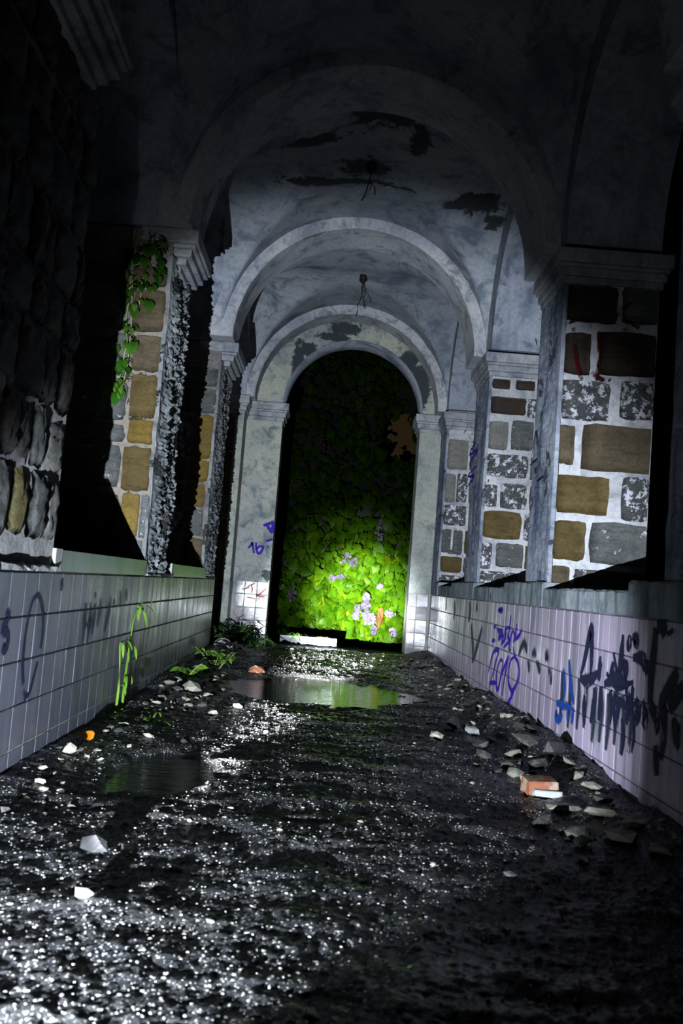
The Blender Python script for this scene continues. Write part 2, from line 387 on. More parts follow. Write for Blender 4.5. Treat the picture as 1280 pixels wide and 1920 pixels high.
# ---- tiles
def tile_mesh(name, wd, hg, mat):
    b = .004; d = .012; mb = MB(); x, z = wd/2, hg/2
    mb.add([(-x,0,-z),(x,0,-z),(x,0,z),(-x,0,z), (-x,-d+b*.6,-z),(x,-d+b*.6,-z),(x,-d+b*.6,z),(-x,-d+b*.6,z), (-x+b,-d,-z+b),(x-b,-d,-z+b),(x-b,-d,z-b),(-x+b,-d,z-b)],
           [(0,1,5,4),(1,2,6,5),(2,3,7,6),(3,0,4,7),(4,5,9,8),(5,6,10,9),(6,7,11,10),(7,4,8,11),(8,9,10,11)])
    return mb.mesh(name, mat)
ROT = {'L': PI/2, 'R': -PI/2, 'E': 0.0}
def tiles(parent, side, fixed, a0, a1, pw, mat, skip=(), ph=.2, ztop=.92, jit=.004):
    full, low = tile_mesh('tile', pw-.007, ph-.007, mat), tile_mesh('tile', pw-.007, ztop-4*ph-.007, mat)
    nc = int(round((a1-a0)/pw))
    for c in range(nc):
        for r in range(5):
            if (c, r) in skip: continue
            u = a0+(c+.5)*pw; z = ztop-(r+.5)*ph if r < 4 else (ztop-4*ph)/2
            loc = {'L': (fixed-.012, u, z), 'R': (fixed+.012, u, z), 'E': (u, fixed+.012, z)}[side]
            link('tile', full if r < 4 else low, parent, loc, (rnd.gauss(0, jit), 0, ROT[side]+rnd.gauss(0, jit)))

# ---- rectangular stone block with pillowed, uneven face: local X width, -Y proud
def block_mesh(name, wd, hg, d, mat, seed, rough=.006, edge=.25, irregular=0.0, nu=5, nv=5, bulge=.018):
    r = np.random.default_rng(seed)
    u = np.linspace(-1, 1, nu); v = np.linspace(-1, 1, nv); U, V = np.meshgrid(u, v, indexing='ij')
    rim = np.maximum(np.abs(U), np.abs(V))
    X = U*wd/2; Z = V*hg/2
    if irregular:
        X = X+irregular*wd*.5*r.uniform(-1, 1, X.shape)*(.5+.5*(rim > .99)); Z = Z+irregular*hg*.5*r.uniform(-1, 1, X.shape)*(.5+.5*(rim > .99))
        cr = (np.abs(U) > .99) & (np.abs(V) > .99); X = np.where(cr, X*.95, X); Z = np.where(cr, Z*.95, Z)
    Y = -d-bulge*(1-rim**4)+rough*r.uniform(-1, 1, X.shape)+np.where(rim > .99, bulge*edge, 0)
    mb = MB(); mb.grid(np.stack([X, Y, Z], -1))
    per = [(i, 0) for i in range(nu)]+[(nu-1, j) for j in range(1, nv)]+[(i, nv-1) for i in range(nu-2, -1, -1)]+[(0, j) for j in range(nv-2, 0, -1)]
    b = len(mb.v); mb.v += [(float(X[p]), 0.02, float(Z[p])) for p in per]
    k = len(per)
    for i in range(k):
        a, c = per[i], per[(i+1)%k]
        mb.f.append((a[0]*nv+a[1], b+i, b+(i+1)%k, c[0]*nv+c[1]))
    me = mb.mesh(name, mat, True); return me
def stone_E(parent, Y, spec, seed, d=.010, irr=.07, mats=STONE):      # block in a face that looks towards -Y
    x0, x1, z0, z1, k = spec
    me = block_mesh('stone', x1-x0, z1-z0, d, mats[k], seed, irregular=irr*.6, nu=6, nv=6)
    return link('stone', me, parent, ((x0+x1)/2, Y, (z0+z1)/2))

# ---- walls
def spandrels(mb, xi, xo, piers, y_from):
    """upper wall above the openings between piers: round arches, and wall over the piers"""
    lo = min(xi, xo); hi = max(xi, xo)
    for (a, b) in piers: mb.box(lo, hi, a, b, ZS, ZTOP)
    ops = [(piers[i][1], piers[i+1][0]) for i in range(len(piers)-1)]
    for (a, b) in ops:
        c, r = (a+b)/2, (b-a)/2; N = 28
        arc = [(c-r*math.cos(PI*k/N), ZS+r*math.sin(PI*k/N)) for k in range(N+1)]
        for x in (xi, xo):
            v = [(x, y, z) for y, z in arc]+[(x, y, ZTOP) for y, z in arc]
            mb.add(v, [(k, k+1, N+2+k, N+1+k) for k in range(N)])
        v = [(xi, y, z) for y, z in arc]+[(xo, y, z) for y, z in arc]
        mb.add(v, [(k, N+1+k, N+2+k, k+1) for k in range(N)])
        mb.add([(xi,a,ZTOP),(xo,a,ZTOP),(xo,b,ZTOP),(xi,b,ZTOP)], [(0,1,2,3)])

mb = MB(); spandrels(mb, XL, -2.03, PIER_L, 0); wall_left = structure(mb.build('wall_left', m_wall))
mb = MB(); spandrels(mb, XR, 2.27, PIER_R, 0); wall_right = structure(mb.build('wall_right', m_wall))

# parapets
mb = MB(); mb.box(-1.80, XL-.010, 0.3, 11.78, -.1, .925); par_L = mb.build('parapet', m_groutL, wall_left)
mb = MB(); mb.box(XR+.010, 2.20, 0.3, 13.37, -.1, .925); par_R = mb.build('parapet', m_groutR, wall_right)
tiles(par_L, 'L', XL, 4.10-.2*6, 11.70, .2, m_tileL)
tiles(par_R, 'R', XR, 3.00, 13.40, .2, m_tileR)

def rough_strip(parent, name, x, y0, y1, z0, z1, mat, amp, seed, nx=10, nz=110, side=1, stretch=.35, edge=.03):
    """uneven plaster skin on a pier face that looks along +X (side 1) or -X (side -1), with ragged vertical edges"""
    yy = np.linspace(0, 1, nx); zz = np.linspace(z0, z1, nz); U, Z = np.meshgrid(yy, zz, indexing='ij')
    Y = y0+(y1-y0)*U+edge*vn(Z*9, seed+U*0, 0)*(1-U)*1.0+edge*vn(Z*9, seed+7+U*0, 0)*U
    D = amp*(.45*vn(Y*7, Z*7*stretch, seed)+.55*vn(Y*24, Z*22*stretch, seed+3)+.5*vn(Y*62, Z*80*stretch, seed+5)+.4*vn(Y*90, Z*150*stretch, seed+9))+amp*.4
    rim = np.minimum(np.minimum(U, 1-U)*8, 1); D = D*rim+.004
    mb = MB(); mb.grid(np.stack([x+side*(D+.006), Y, Z], -1), flip=(side > 0))
    n, m = U.shape; b = len(mb.v)
    X2 = x-side*.02
    mb.v += [(X2, float(Y[0, j]), float(Z[0, j])) for j in range(m)]+[(X2, float(Y[-1, j]), float(Z[-1, j])) for j in range(m)]
    for j in range(m-1):
        mb.f.append((j, j+1, b+j+1, b+j)); mb.f.append(((n-1)*m+j, b+m+j, b+m+j+1, (n-1)*m+j+1))
    return mb.build(name, mat, parent, smooth=False)

def moulding(name, parent, mat, x0, x1, y0, y1, z1, h, steps, seed=0):
    """impost wrapped round a pier: stacked fillets, widest on top; steps = [(height share, projection)]"""
    mb = MB(); z = z1; r = random.Random(seed)
    for (sh, pr) in steps:
        zz = z-h*sh; mb.box(x0-pr, x1+pr, y0-pr, y1+pr, zz, z); z = zz
    o = mb.build(name, mat, parent)
    bv = o.modifiers.new('worn edges', 'BEVEL'); bv.width = .009; bv.segments = 2
    return o
STEPS = [(.42, .075), (.12, .055), (.26, .04), (.20, .02)]

pier_zb = {'L': .925, 'R': .925}
def pier(parent, xi, xo, y0, y1, zb, mat):
    mb = MB(); mb.box(min(xi, xo), max(xi, xo), y0+.012, y1, zb, ZS-.02); return mb.build('pier', mat, parent)

# right piers
PR = []
for i, (a, b) in enumerate(PIER_R):
    p = pier(wall_right, XR+.012, 2.27, a, b, .925 if i < 3 else -.1, m_mortar); PR.append(p)
    rough_strip(p, 'plaster_face', XR+.012, a-.004, b, 1.10 if i < 3 else .93, ZS-.20, m_strip, .010 if i else .016, 31+i*7, nx=12, nz=160, side=-1, edge=.012)
    moulding('impost', p, m_trim, XR+.01, 2.27, a, b, ZS-.05, .24, STEPS, i)
STONES_R2 = [(1.60,1.969,2.998,3.274,'d'),(2.001,2.265,3.015,3.299,'g'),(1.60,1.792,2.61,2.912,'d'),(1.848,2.265,2.622,2.945,'d'),(1.60,1.95,2.28,2.566,'w'),(2.026,2.265,2.312,2.591,'w'),(1.60,1.713,1.951,2.234,'b'),(1.763,2.265,1.919,2.258,'b'),(1.60,1.982,1.602,1.877,'y'),(2.073,2.265,1.579,1.895,'w'),(1.60,1.829,1.267,1.546,'y'),(1.865,2.265,1.256,1.556,'g'),(1.60,1.733,1.09,1.222,'b'),(1.764,2.265,1.07,1.21,'g')]
STONES_R3 = [(1.605,1.792,3.151,3.253,'d'),(1.854,2.056,3.154,3.256,'d'),(1.60,1.969,2.883,3.066,'d'),(1.991,2.25,2.865,3.068,'w'),(1.60,1.807,2.501,2.804,'p'),(1.838,2.069,2.512,2.826,'g'),(2.09,2.26,2.51,2.82,'w'),(1.60,2.029,2.216,2.457,'w'),(2.06,2.26,2.21,2.45,'g'),(1.60,1.728,1.901,2.132,'w'),(1.765,2.039,1.891,2.152,'w'),(2.07,2.26,1.9,2.15,'b'),(1.60,1.998,1.57,1.859,'y'),(2.03,2.26,1.57,1.86,'w'),(1.60,1.713,1.25,1.518,'w'),(1.755,2.038,1.28,1.528,'g'),(2.06,2.26,1.27,1.52,'y'),(1.60,2.004,1.052,1.23,'w')]
STONES_R4 = [(1.605,1.893,2.71,3.147,'p'),(1.92,2.25,2.71,3.147,'w'),(1.605,1.749,2.241,2.648,'p'),(1.763,1.912,2.254,2.661,'w'),(1.94,2.25,2.25,2.65,'g'),(1.605,1.924,1.921,2.205,'w'),(1.605,1.733,1.535,1.858,'g'),(1.761,1.896,1.521,1.858,'g'),(1.92,2.25,1.53,1.86,'y'),(1.605,1.903,1.258,1.481,'y'),(1.93,2.25,1.26,1.48,'g'),(1.605,1.905,1.084,1.217,'w')]
for p, Y, ST in ((PR[1], PIER_R[1][0], STONES_R2), (PR[2], PIER_R[2][0], STONES_R3), (PR[3], PIER_R[3][0], STONES_R4)):
    for k, s in enumerate(ST): stone_E(p, Y+.012, s, 100+k*3+int(Y*10))
for k in range(9):     # the block courses of the pier nearest on the right, outer and inner faces
    pass

# coping and pedestals on the right parapet
def worn_box(name, parent, mat, x0, x1, y0, y1, z0, z1, seed, amp=.008, bev=.012):
    n = max(2, int((y1-y0)/.07)); mb = MB(); r = np.random.default_rng(seed)
    sec = [(x0, z0), (x0-.0, z1-bev), (x0+bev, z1), (x1, z1), (x1, z0)] if x0 < x1 else [(x0, z0), (x0, z1-bev), (x0-bev, z1), (x1, z1), (x1, z0)]
    rows = []
    for i in range(n+1):
        y = y0+(y1-y0)*i/n; j = amp*r.uniform(-1, 1, 4)
        rows.append([(sec[0][0]+j[0]*.5, y, sec[0][1]), (sec[1][0]+j[1]*.5, y, sec[1][1]+j[2]), (sec[2][0], y, sec[2][1]+j[3]*.6), (sec[3][0], y, sec[3][1]), (sec[4][0], y, sec[4][1])])
    A = np.array(rows); mb.grid(A, flip=x0 > x1)
    mb.f.append(tuple(range(5))[::-1] if x0 < x1 else tuple(range(5))); b = n*5; mb.f.append(tuple(b+k for k in range(5)) if x0 < x1 else tuple(b+k for k in range(5))[::-1])
    return mb.build(name, mat, parent)
PED_R = [(3.2, 4.80), (6.72, 8.15), (9.82, 11.5), (12.9, 13.37)]
prev = 0.3
for i, (a, b) in enumerate([(4.80, 6.72), (8.15, 9.82), (11.5, 12.9)]): worn_box('coping', wall_right, m_coping, XR-.028, 2.24, a, b, .927, 1.055, 40+i)
for i, (a, b) in enumerate(PED_R): worn_box('pedestal', wall_right, m_coping, XR-.036, 2.27, a, b, .927, 1.100, 50+i)

# left piers
PL = []
for i, (a, b) in enumerate(PIER_L):
    p = pier(wall_left, XL-.012, -2.03, a, b, .925 if i < 3 else -.1, (m_mortar_dark, m_mortar_brown, m_mortar_brown, m_mortar_brown)[i]); PL.append(p)
    if i in (1, 2): rough_strip(p, 'decayed_plaster', XL-.012, a, b, .95, ZS-.22, m_decay, .042 if i == 1 else .034, 70+i*9, nx=34, nz=420, side=1, edge=.03)
    if i == 3: rough_strip(p, 'plaster_face', XL-.012, a-.004, b, .93, ZS-.22, m_jamb, .006, 77, nx=8, nz=60, side=1, edge=.006)
    if i != 3: moulding('capital', p, m_trim, XL-.10, XL+.01, a+.17, b-.25, ZS, .30, [(.36, .165), (.10, .145), (.20, .115), (.18, .075), (.16, .03)], i)
    else: moulding('capital', p, m_trim, -1.62, XL-.012, a, b, ZS, .27, STEPS, i)
STONES_L2 = [(-2.0,-1.70,3.1,3.25,'g'),(-1.68,-1.36,3.1,3.25,'b'),(-1.595,-1.36,2.752,3.07,'b'),(-1.95,-1.62,2.75,3.07,'p'),(-1.57,-1.36,2.448,2.72,'b'),(-1.97,-1.60,2.40,2.72,'g'),(-1.556,-1.36,2.10,2.42,'y'),(-1.97,-1.585,2.06,2.37,'g'),(-1.548,-1.36,1.90,2.074,'Y'),(-1.96,-1.575,1.90,2.03,'g'),(-1.565,-1.36,1.545,1.876,'y'),(-1.97,-1.59,1.56,1.87,'g'),(-1.547,-1.412,1.20,1.524,'Y'),(-1.400,-1.345,1.20,1.517,'g'),(-1.97,-1.57,1.06,1.52,'b'),(-1.55,-1.36,.98,1.18,'g')]
STONES_L3 = [(-1.95,-1.36,3.05,3.26,'g'),(-1.60,-1.36,2.749,3.02,'g'),(-1.95,-1.63,2.749,3.02,'b'),(-1.57,-1.36,2.244,2.723,'Y'),(-1.95,-1.60,2.244,2.723,'w'),(-1.60,-1.37,1.984,2.217,'Y'),(-1.95,-1.63,1.984,2.217,'g'),(-1.60,-1.39,1.70,1.95,'Y'),(-1.95,-1.63,1.70,1.95,'b'),(-1.58,-1.39,1.386,1.672,'g'),(-1.95,-1.61,1.386,1.672,'w'),(-1.58,-1.36,.98,1.36,'b')]
STONES_L4 = [(-1.95,-1.60,z,z+.29,k) for z, k in zip((.2,.52,.84,1.16,1.48,1.8,2.12,2.44,2.76,3.02), 'gbybYgbygb')]+[(-1.575,-1.46,z,z+.29,k) for z, k in zip((.2,.52,.84,1.16,1.48,1.8,2.12,2.44,2.76,3.02), 'bgbYbgybgg')]
for p, Y, ST in ((PL[1], PIER_L[1][0], STONES_L2), (PL[2], PIER_L[2][0], STONES_L3), (PL[3], PIER_L[3][0], STONES_L4)):
    for k, s in enumerate(ST): stone_E(p, Y+.012, s, 300+k*3+int(Y*10), d=.016, irr=.09)
mb = MB(); mb.box(-1.445, XL-.005, PIER_L[3][0]-.012, PIER_L[3][0]+.05, .0, 3.28); mb.build('plaster_face', m_jamb, PL[3])

# near left pier: rough rubble masonry, big uneven stones in its corridor face
r = random.Random(23); z = 1.06; k = 0
while z < ZS-.30:
    hgt = r.uniform(.17, .33); y = 3.30+r.uniform(-.1, .1)
    while y < 4.70:
        wd = r.uniform(.15, .40)
        if 4.72-(y+wd) < .12: wd = 4.715-y
        mt = ROUGH[r.choice((0, 0, 1, 1, 1, 3))]
        if 1.05 < z < 1.2 and 3.95 < y+wd/2 < 4.3: mt = ROUGH[2]
        me = block_mesh('stone', wd-.020, hgt-.018, .012, mt, 500+k, rough=.009, irregular=.07, nu=8, nv=9, bulge=.014+.012*r.random())
        link('stone', me, PL[0], (XL-.016+r.gauss(0, .006), y+wd/2, z+hgt/2), (r.gauss(0, .012), r.gauss(0, .03), PI/2+r.gauss(0, .025)))
        y += wd; k += 1
    z += hgt
for j in range(7):      # end face of the same pier
    z0 = 1.06+j*.33
    me = block_mesh('stone', .58, .31, .01, ROUGH[j % 3], 700+j, irregular=.06, rough=.012)
    link('stone', me, PL[0], (-1.68, 4.72, z0+.155), (0, 0, PI))
# crumbled ledge and sill blocks on the left parapet
worn_box('ledge', wall_left, m_decay, XL+.018, -1.9, 0.3, 4.70, .924, .955, 61, .014)
worn_box('ledge', wall_left, m_decay, XL+.014, -1.9, 7.16, 8.33, .924, .945, 62, .010)
worn_box('ledge', wall_left, m_coping, XL+.012, -1.9, 10.70, 11.77, .924, .945, 63, .008)
mb = MB(); mb.box(-2.0, XL+.004, 4.84, 7.14, .926, 1.035); s = mb.build('sill_block', m_sill, wall_left)
mb = MB(); mb.box(-1.9, XL+.006, 4.715, 4.832, .926, 1.04); mb.build('sill_block', m_white, wall_left)
mb = MB(); mb.box(-2.0, XL+.004, 8.42, 10.68, .926, 1.035); mb.build('sill_block', m_sill, wall_left)
mb = MB(); mb.box(-2.0, XL+.006, 8.31, 8.412, .926, 1.04); mb.build('sill_block', m_white, wall_left)

# ---- end wall with its round arch
mb = MB(); N = 48
lo, hi = -2.03, 2.27
arc = [(END_C-END_R*math.cos(PI*k/N), END_Z+END_R*math.sin(PI*k/N)) for k in range(N+1)]
for Y, fl in ((YE, False), (YE2, True)):
    v = [(x, Y, z) for x, z in arc]+[(x, Y, ZTOP) for x, z in arc]
    mb.add(v, [(k, k+1, N+2+k, N+1+k)[::-1 if fl else 1] for k in range(N)])
mb.add([(x, YE, z) for x, z in arc]+[(x, YE2, z) for x, z in arc], [(k, N+1+k, N+2+k, k+1) for k in range(N)])
wall_end = structure(mb.build('wall_end', m_end))
for (x0, x1, m) in ((lo, END_C-END_R, m_end), (END_C+END_R, hi, m_jamb)):
    mb = MB(); mb.box(x0, x1, YE, YE2, END_Z, ZTOP); mb.build('wall_panel', m_end, wall_end)
    mb = MB(); mb.box(x0, x1, YE+.002, YE2, -.1, END_Z); j = mb.build('jamb', m, wall_end)
moulding('impost', wall_end, m_trim, lo, END_C-END_R, YE, YE2, END_Z, .27, [(.40, .08), (.12, .06), (.26, .045), (.22, .02)])
moulding('impost', wall_end, m_trim, END_C+END_R, hi, YE, YE2, END_Z, .27, [(.40, .08), (.12, .06), (.26, .045), (.22, .02)])
# arch ring slightly proud, plaster rim of the opening
mb = MB(); R0, R1 = END_R-.010, END_R+.020
v = []
for k in range(N+1):
    c_, s_ = -math.cos(PI*k/N), math.sin(PI*k/N)
    for (R, Y) in ((R0, YE2), (R0, YE-.012), (R1, YE-.012), (R1, YE+.01)): v.append((END_C+R*c_, Y, END_Z+R*s_))
mb.add(v, [(k*4+j, k*4+j+1, (k+1)*4+j+1, (k+1)*4+j) for k in range(N) for j in range(3)])
mb.build('arch_rim', plaster('rim_plaster', (.40,.43,.48), (.28,.32,.38), (.10,.10,.10), .66), wall_end, smooth=True)
tiles(wall_end, 'E', YE-.010, -1.15, -.80, .175, m_tileE, jit=.017, ph=.19); tiles(wall_end, 'E', YE-.010, -1.275, -1.15, .125, m_tileE, jit=.017, ph=.19)
tiles(wall_end, 'E', YE-.010, 1.255, 1.375, .12, m_tileE, jit=.008, ph=.19); tiles(wall_end, 'E', YE-.010, 1.375, 1.545, .17, m_tileE, jit=.008, ph=.19)
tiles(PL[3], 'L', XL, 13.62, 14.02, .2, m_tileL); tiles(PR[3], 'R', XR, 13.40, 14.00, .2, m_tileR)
worn_box('threshold', wall_end, m_coping, END_C-END_R-.05, END_C+END_R+.05, 13.80, 14.55, -.11, .012, 64, .003)

# ---- ceiling: groin vaults between transverse arches under a slab
mb = MB(); mb.box(-2.03, 2.27, 0.3, YE2, ZTOP, ZTOP+.12); ceiling = structure(mb.build('ceiling', m_soil))
BAYS = [(4.45, 6.95), (7.65, 10.25), (10.90, 13.60)]
for (a, b) in BAYS:
    n1, n2 = 91, 91; m = (a+b)/2; h = (b-a)/2
    X, Y = np.meshgrid(np.linspace(XL-.02, XR+.02, n1), np.linspace(a-.02, b+.02, n2), indexing='ij')
    za = np.sqrt(np.maximum(R_V**2-(X-CX)**2, 0)); zb = R_V*np.sqrt(np.maximum(1-((Y-m)/h)**2, 0))
    k_ = .06; hh = np.clip(.5+.5*(za-zb)/k_, 0, 1); zz = zb*(1-hh)+za*hh+k_*hh*(1-hh)
    Z = ZS+zz+.008*fbm(X*3, Y*3, a)
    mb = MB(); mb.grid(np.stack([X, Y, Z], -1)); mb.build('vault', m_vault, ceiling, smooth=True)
for i, (a, b) in enumerate(ARCH_Y):
    N = 64; v = []; ro = R_V+.12
    rr = np.random.default_rng(i)
    for k in range(N+1):
        c_, s_ = -math.cos(PI*k/N), math.sin(PI*k/N); e = rr.uniform(-.004, .004)
        for (R, Y) in ((ro, a), (R_IN+.012+e, a), (R_IN+e, a+.012), (R_IN, b-.012), (R_IN+.012, b), (ro, b)): v.append((CX+R*c_, Y, ZS+R*s_))
    mb = MB(); mb.add(v, [(k*6+j, (k+1)*6+j, (k+1)*6+j+1, k*6+j+1) for k in range(N) for j in range(5)])
    mb.add([v[j] for j in range(6)], [(0, 1, 2, 3, 4, 5)]); mb.add([v[N*6+j] for j in range(6)], [(5, 4, 3, 2, 1, 0)])
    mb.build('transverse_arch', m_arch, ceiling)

# ---- spray paint on the walls
def catmull(p, n=7):
    p = [np.array(q, float) for q in p]
    if len(p) == 2: return [p[0]+(p[1]-p[0])*t for t in np.linspace(0, 1, 5)]
    q = [2*p[0]-p[1]]+p+[2*p[-1]-p[-2]]; out = []
    for i in range(1, len(q)-2):
        for t in np.linspace(0, 1, n, endpoint=False):
            a, b, c, d = q[i-1:i+3]; out.append(.5*((2*b)+(-a+c)*t+(2*a-5*b+4*c-d)*t*t+(-a+3*b-3*c+d)*t**3))
    return out+[p[-1]]
def graffiti(parent, strokes, plane, val, width, mat, label, off=.004, taper=.6):
    mb = MB(); n0 = 0
    for si, st in enumerate(strokes):
        P = catmull(st); n = len(P); o2 = off+.0004*(si % 5)
        wds = width if not isinstance(width, (list, tuple)) else width[min(si, len(width)-1)]
        cols = []
        for i, q in enumerate(P):
            t = P[min(i+1, n-1)]-P[max(i-1, 0)]; L = np.hypot(*t)+1e-9; nn = np.array((-t[1], t[0]))/L
            f = i/(n-1); wq = wds*.5*(taper+(1-taper)*math.sin(PI*min(max(f, .04), .96)))
            a, b = q+nn*wq, q-nn*wq
            for (e, vv) in ((a, 0.0), (q, .5), (b, 1.0)):
                cols.append({'R': (val-o2, e[0], e[1]), 'L': (val+o2, e[0], e[1]), 'E': (e[0], val-o2, e[1])}[plane]); mb.uv.append((f, vv))
        b0 = len(mb.v); mb.v += [tuple(map(float, c)) for c in cols]
        for i in range(n-1):
            for j in (0, 1): mb.f.append((b0+i*3+j, b0+(i+1)*3+j, b0+(i+1)*3+j+1, b0+i*3+j+1))
    o = mb.build('graffiti', mat, parent); o['label'] = label; return o
GRAFFITI = {
'purple':[[(8.824,0.252),(8.749,0.353),(8.605,0.474),(8.421,0.508),(8.385,0.49),(8.514,0.351),(8.704,0.148)],[(8.719,0.187),(8.378,0.222)],[(8.225,0.444),(8.347,0.381),(8.401,0.286),(8.345,0.171),(8.254,0.201),(8.192,0.306),(8.158,0.413),(8.253,0.442)],[(8.19,0.301),(7.916,0.493)],[(7.914,0.488),(8.001,0.35),(8.093,0.142)],[(7.666,0.502),(7.804,0.467),(7.881,0.386),(7.861,0.288),(7.702,0.227),(7.551,0.291),(7.463,0.385),(7.534,0.465),(7.668,0.507),(7.763,0.574)],[(7.551,0.291),(7.669,0.201),(7.839,0.103),(7.917,0.023)],[(7.666,0.076),(7.676,-0.007)],[(8.668,0.69),(8.567,0.708)],[(8.716,0.566),(8.581,0.579)],[(8.516,0.691),(8.349,0.635),(8.418,0.584)],[(8.482,0.682),(8.245,0.667),(8.336,0.599)],[(8.429,0.615),(8.207,0.638),(8.266,0.561)],[(8.238,0.563),(8.096,0.634),(8.093,0.706),(7.912,0.72)],[(7.912,0.72),(7.994,0.65),(7.929,0.613),(8.147,0.543)],[(8.121,0.71),(8.151,0.636)],[(7.908,0.826),(7.954,0.728)],[(7.794,0.71),(7.866,0.657),(7.911,0.559),(7.853,0.538)],[(7.779,0.701),(7.714,0.655),(7.763,0.613)],[(7.651,0.766),(7.678,0.696),(7.726,0.615)],[(7.452,0.732),(7.551,0.674),(7.743,0.629)],[(8.486,0.861),(8.327,0.865),(8.363,0.843),(8.512,0.849)]],
'black':[[(5.716,0.543),(5.647,0.639),(5.545,0.825),(5.504,0.663),(5.509,0.569)],[(5.334,0.683),(5.327,0.612),(5.342,0.547)],[(5.096,0.673),(5.106,0.614),(5.117,0.563)],[(4.95,0.823),(4.962,0.705),(4.989,0.582)],[(4.837,0.827),(4.855,0.743)],[(4.804,0.823),(4.738,0.803),(4.756,0.773)],[(4.777,0.719),(4.647,0.724),(4.582,0.69),(4.56,0.653)],[(5.605,0.439),(5.599,0.352),(5.569,0.269)],[(5.369,0.511),(5.406,0.41),(5.454,0.299)],[(5.296,0.519),(5.284,0.425),(5.3,0.334)],[(5.12,0.52),(5.094,0.437),(5.098,0.344)],[(5.037,0.517),(5.041,0.425)],[(4.917,0.501),(4.982,0.433),(5.009,0.357)],[(4.745,0.578),(4.786,0.499),(4.821,0.384)],[(4.836,0.58),(5.011,0.592),(5.229,0.539)],[(5.724,0.522),(5.549,0.526),(5.35,0.591)],[(4.701,0.526),(4.656,0.459),(4.715,0.394)],[(4.875,0.7),(4.876,0.594)]],
'black_near':[[(4.475,0.884),(4.482,0.775),(4.502,0.643),(4.5,0.523)],[(4.459,0.885),(4.383,0.894),(4.347,0.848)],[(4.286,0.883),(4.278,0.857)],[(4.17,0.706),(4.258,0.631),(4.369,0.535)],[(4.095,0.653),(4.169,0.595),(4.251,0.534)],[(4.614,0.52),(4.553,0.446),(4.579,0.403)],[(4.5,0.523),(4.396,0.457),(4.42,0.411)],[(4.39,0.521),(4.268,0.496)],[(4.155,0.492),(4.163,0.451)]],
'hoods':[[(7.528,0.522),(7.474,0.574),(7.365,0.628),(7.268,0.602),(7.235,0.563)],[(7.187,0.512),(7.13,0.462),(7.12,0.427)],[(7.053,0.558),(6.99,0.589),(6.923,0.563)],[(6.902,0.526),(6.794,0.487),(6.765,0.451)],[(6.614,0.549),(6.601,0.601),(6.537,0.564)],[(6.523,0.507),(6.439,0.453),(6.445,0.408)]],
'blue':[[(6.234,0.268),(6.239,0.223),(6.146,0.221),(6.081,0.259)],[(5.973,0.295),(5.931,0.237)],[(5.829,0.335),(5.848,0.235)],[(6.118,0.542),(6.064,0.437),(6.06,0.357)],[(5.989,0.611),(5.932,0.487),(5.821,0.358)],[(6.245,0.312),(5.869,0.33)]],
'oval':[[(4.477,0.816),(4.419,0.786),(4.378,0.714),(4.355,0.61),(4.364,0.485),(4.426,0.368),(4.459,0.342),(4.509,0.364),(4.553,0.434),(4.586,0.491)],[(4.477,0.816),(4.54,0.784),(4.599,0.714),(4.622,0.621),(4.609,0.555)]],
'six':[[(4.064,0.751),(4.094,0.722),(4.049,0.688),(4.039,0.652)],[(4.046,0.651),(4.077,0.664),(4.109,0.641),(4.114,0.612),(4.096,0.581),(4.056,0.598)]],
'letters':[[(5.411,0.758),(5.421,0.683),(5.42,0.52)],[(5.517,0.756),(5.543,0.64),(5.53,0.527)],[(5.611,0.817),(5.617,0.778)],[(5.629,0.749),(5.636,0.656),(5.62,0.57)],[(5.763,0.776),(5.764,0.696),(5.739,0.603)],[(6.037,0.787),(6.014,0.678),(5.945,0.573)],[(6.14,0.77),(6.144,0.733)],[(6.304,0.822),(6.337,0.717)],[(6.473,0.826),(6.536,0.747)],[(5.469,0.634),(5.583,0.639)],[(6.657,0.48),(6.696,0.426)],[(4.877,0.891),(4.885,0.828)]],
'sixteen':[[(-1.209,1.422),(-1.162,1.471),(-1.151,1.504),(-1.112,1.346)],[(-1.094,1.515),(-1.078,1.4),(-1.035,1.346),(-0.989,1.407),(-0.987,1.459),(-1.044,1.454),(-1.073,1.413)],[(-0.917,1.471),(-0.896,1.459)],[(-0.942,1.546),(-0.842,1.584)]],
'aa':[[(-1.001,1.783),(-0.844,1.853)],[(-0.945,1.788),(-0.857,1.674)],[(-0.85,1.845),(-0.864,1.673)]],
'rede':[[(-1.238,0.784),(-1.12,0.825)],[(-1.125,0.882),(-1.093,0.808),(-1.099,0.73)],[(-0.876,0.825),(-0.97,0.728),(-1.02,0.705),(-0.89,0.689)],[(-1.171,0.827),(-1.061,0.887)],[(-1.171,0.674),(-1.028,0.646)]],
'red':[[(1.579,2.954),(1.695,3.003),(1.781,2.956)],[(1.643,2.931),(1.677,2.722),(1.721,2.556)],[(2.05,3.156),(1.964,3.053),(2.116,2.969)],[(1.787,2.618),(1.873,2.569),(1.929,2.573)],[(1.825,2.917),(1.841,2.763),(1.832,2.565)]],
'scr':[[(10.516,2.66),(10.865,2.572),(10.33,2.544),(10.725,2.476)],[(10.603,2.642),(10.609,2.431)],[(10.301,2.363),(10.857,2.323),(10.443,2.262),(10.899,2.189)],[(10.314,2.615),(10.304,2.481)]],
'scr2':[[(7.238,2.131),(7.346,2.272),(7.433,2.074)],[(7.156,2.406),(7.22,2.314)],[(7.259,2.04),(7.467,2.025)],[(7.289,1.982),(7.251,1.925)],[(6.994,1.876),(7.166,1.865)],[(7.567,3.073),(7.474,2.995)]],
}
G = GRAFFITI
graffiti(wall_right, G['purple'][:7], 'R', XR, .050, m_purple, 'purple-blue spray-painted year 2019 on the right tiled wall', taper=.45)
graffiti(wall_right, G['purple'][7:], 'R', XR, .046, m_purple, 'purple-blue scrawled word above the year 2019', .005, .5)
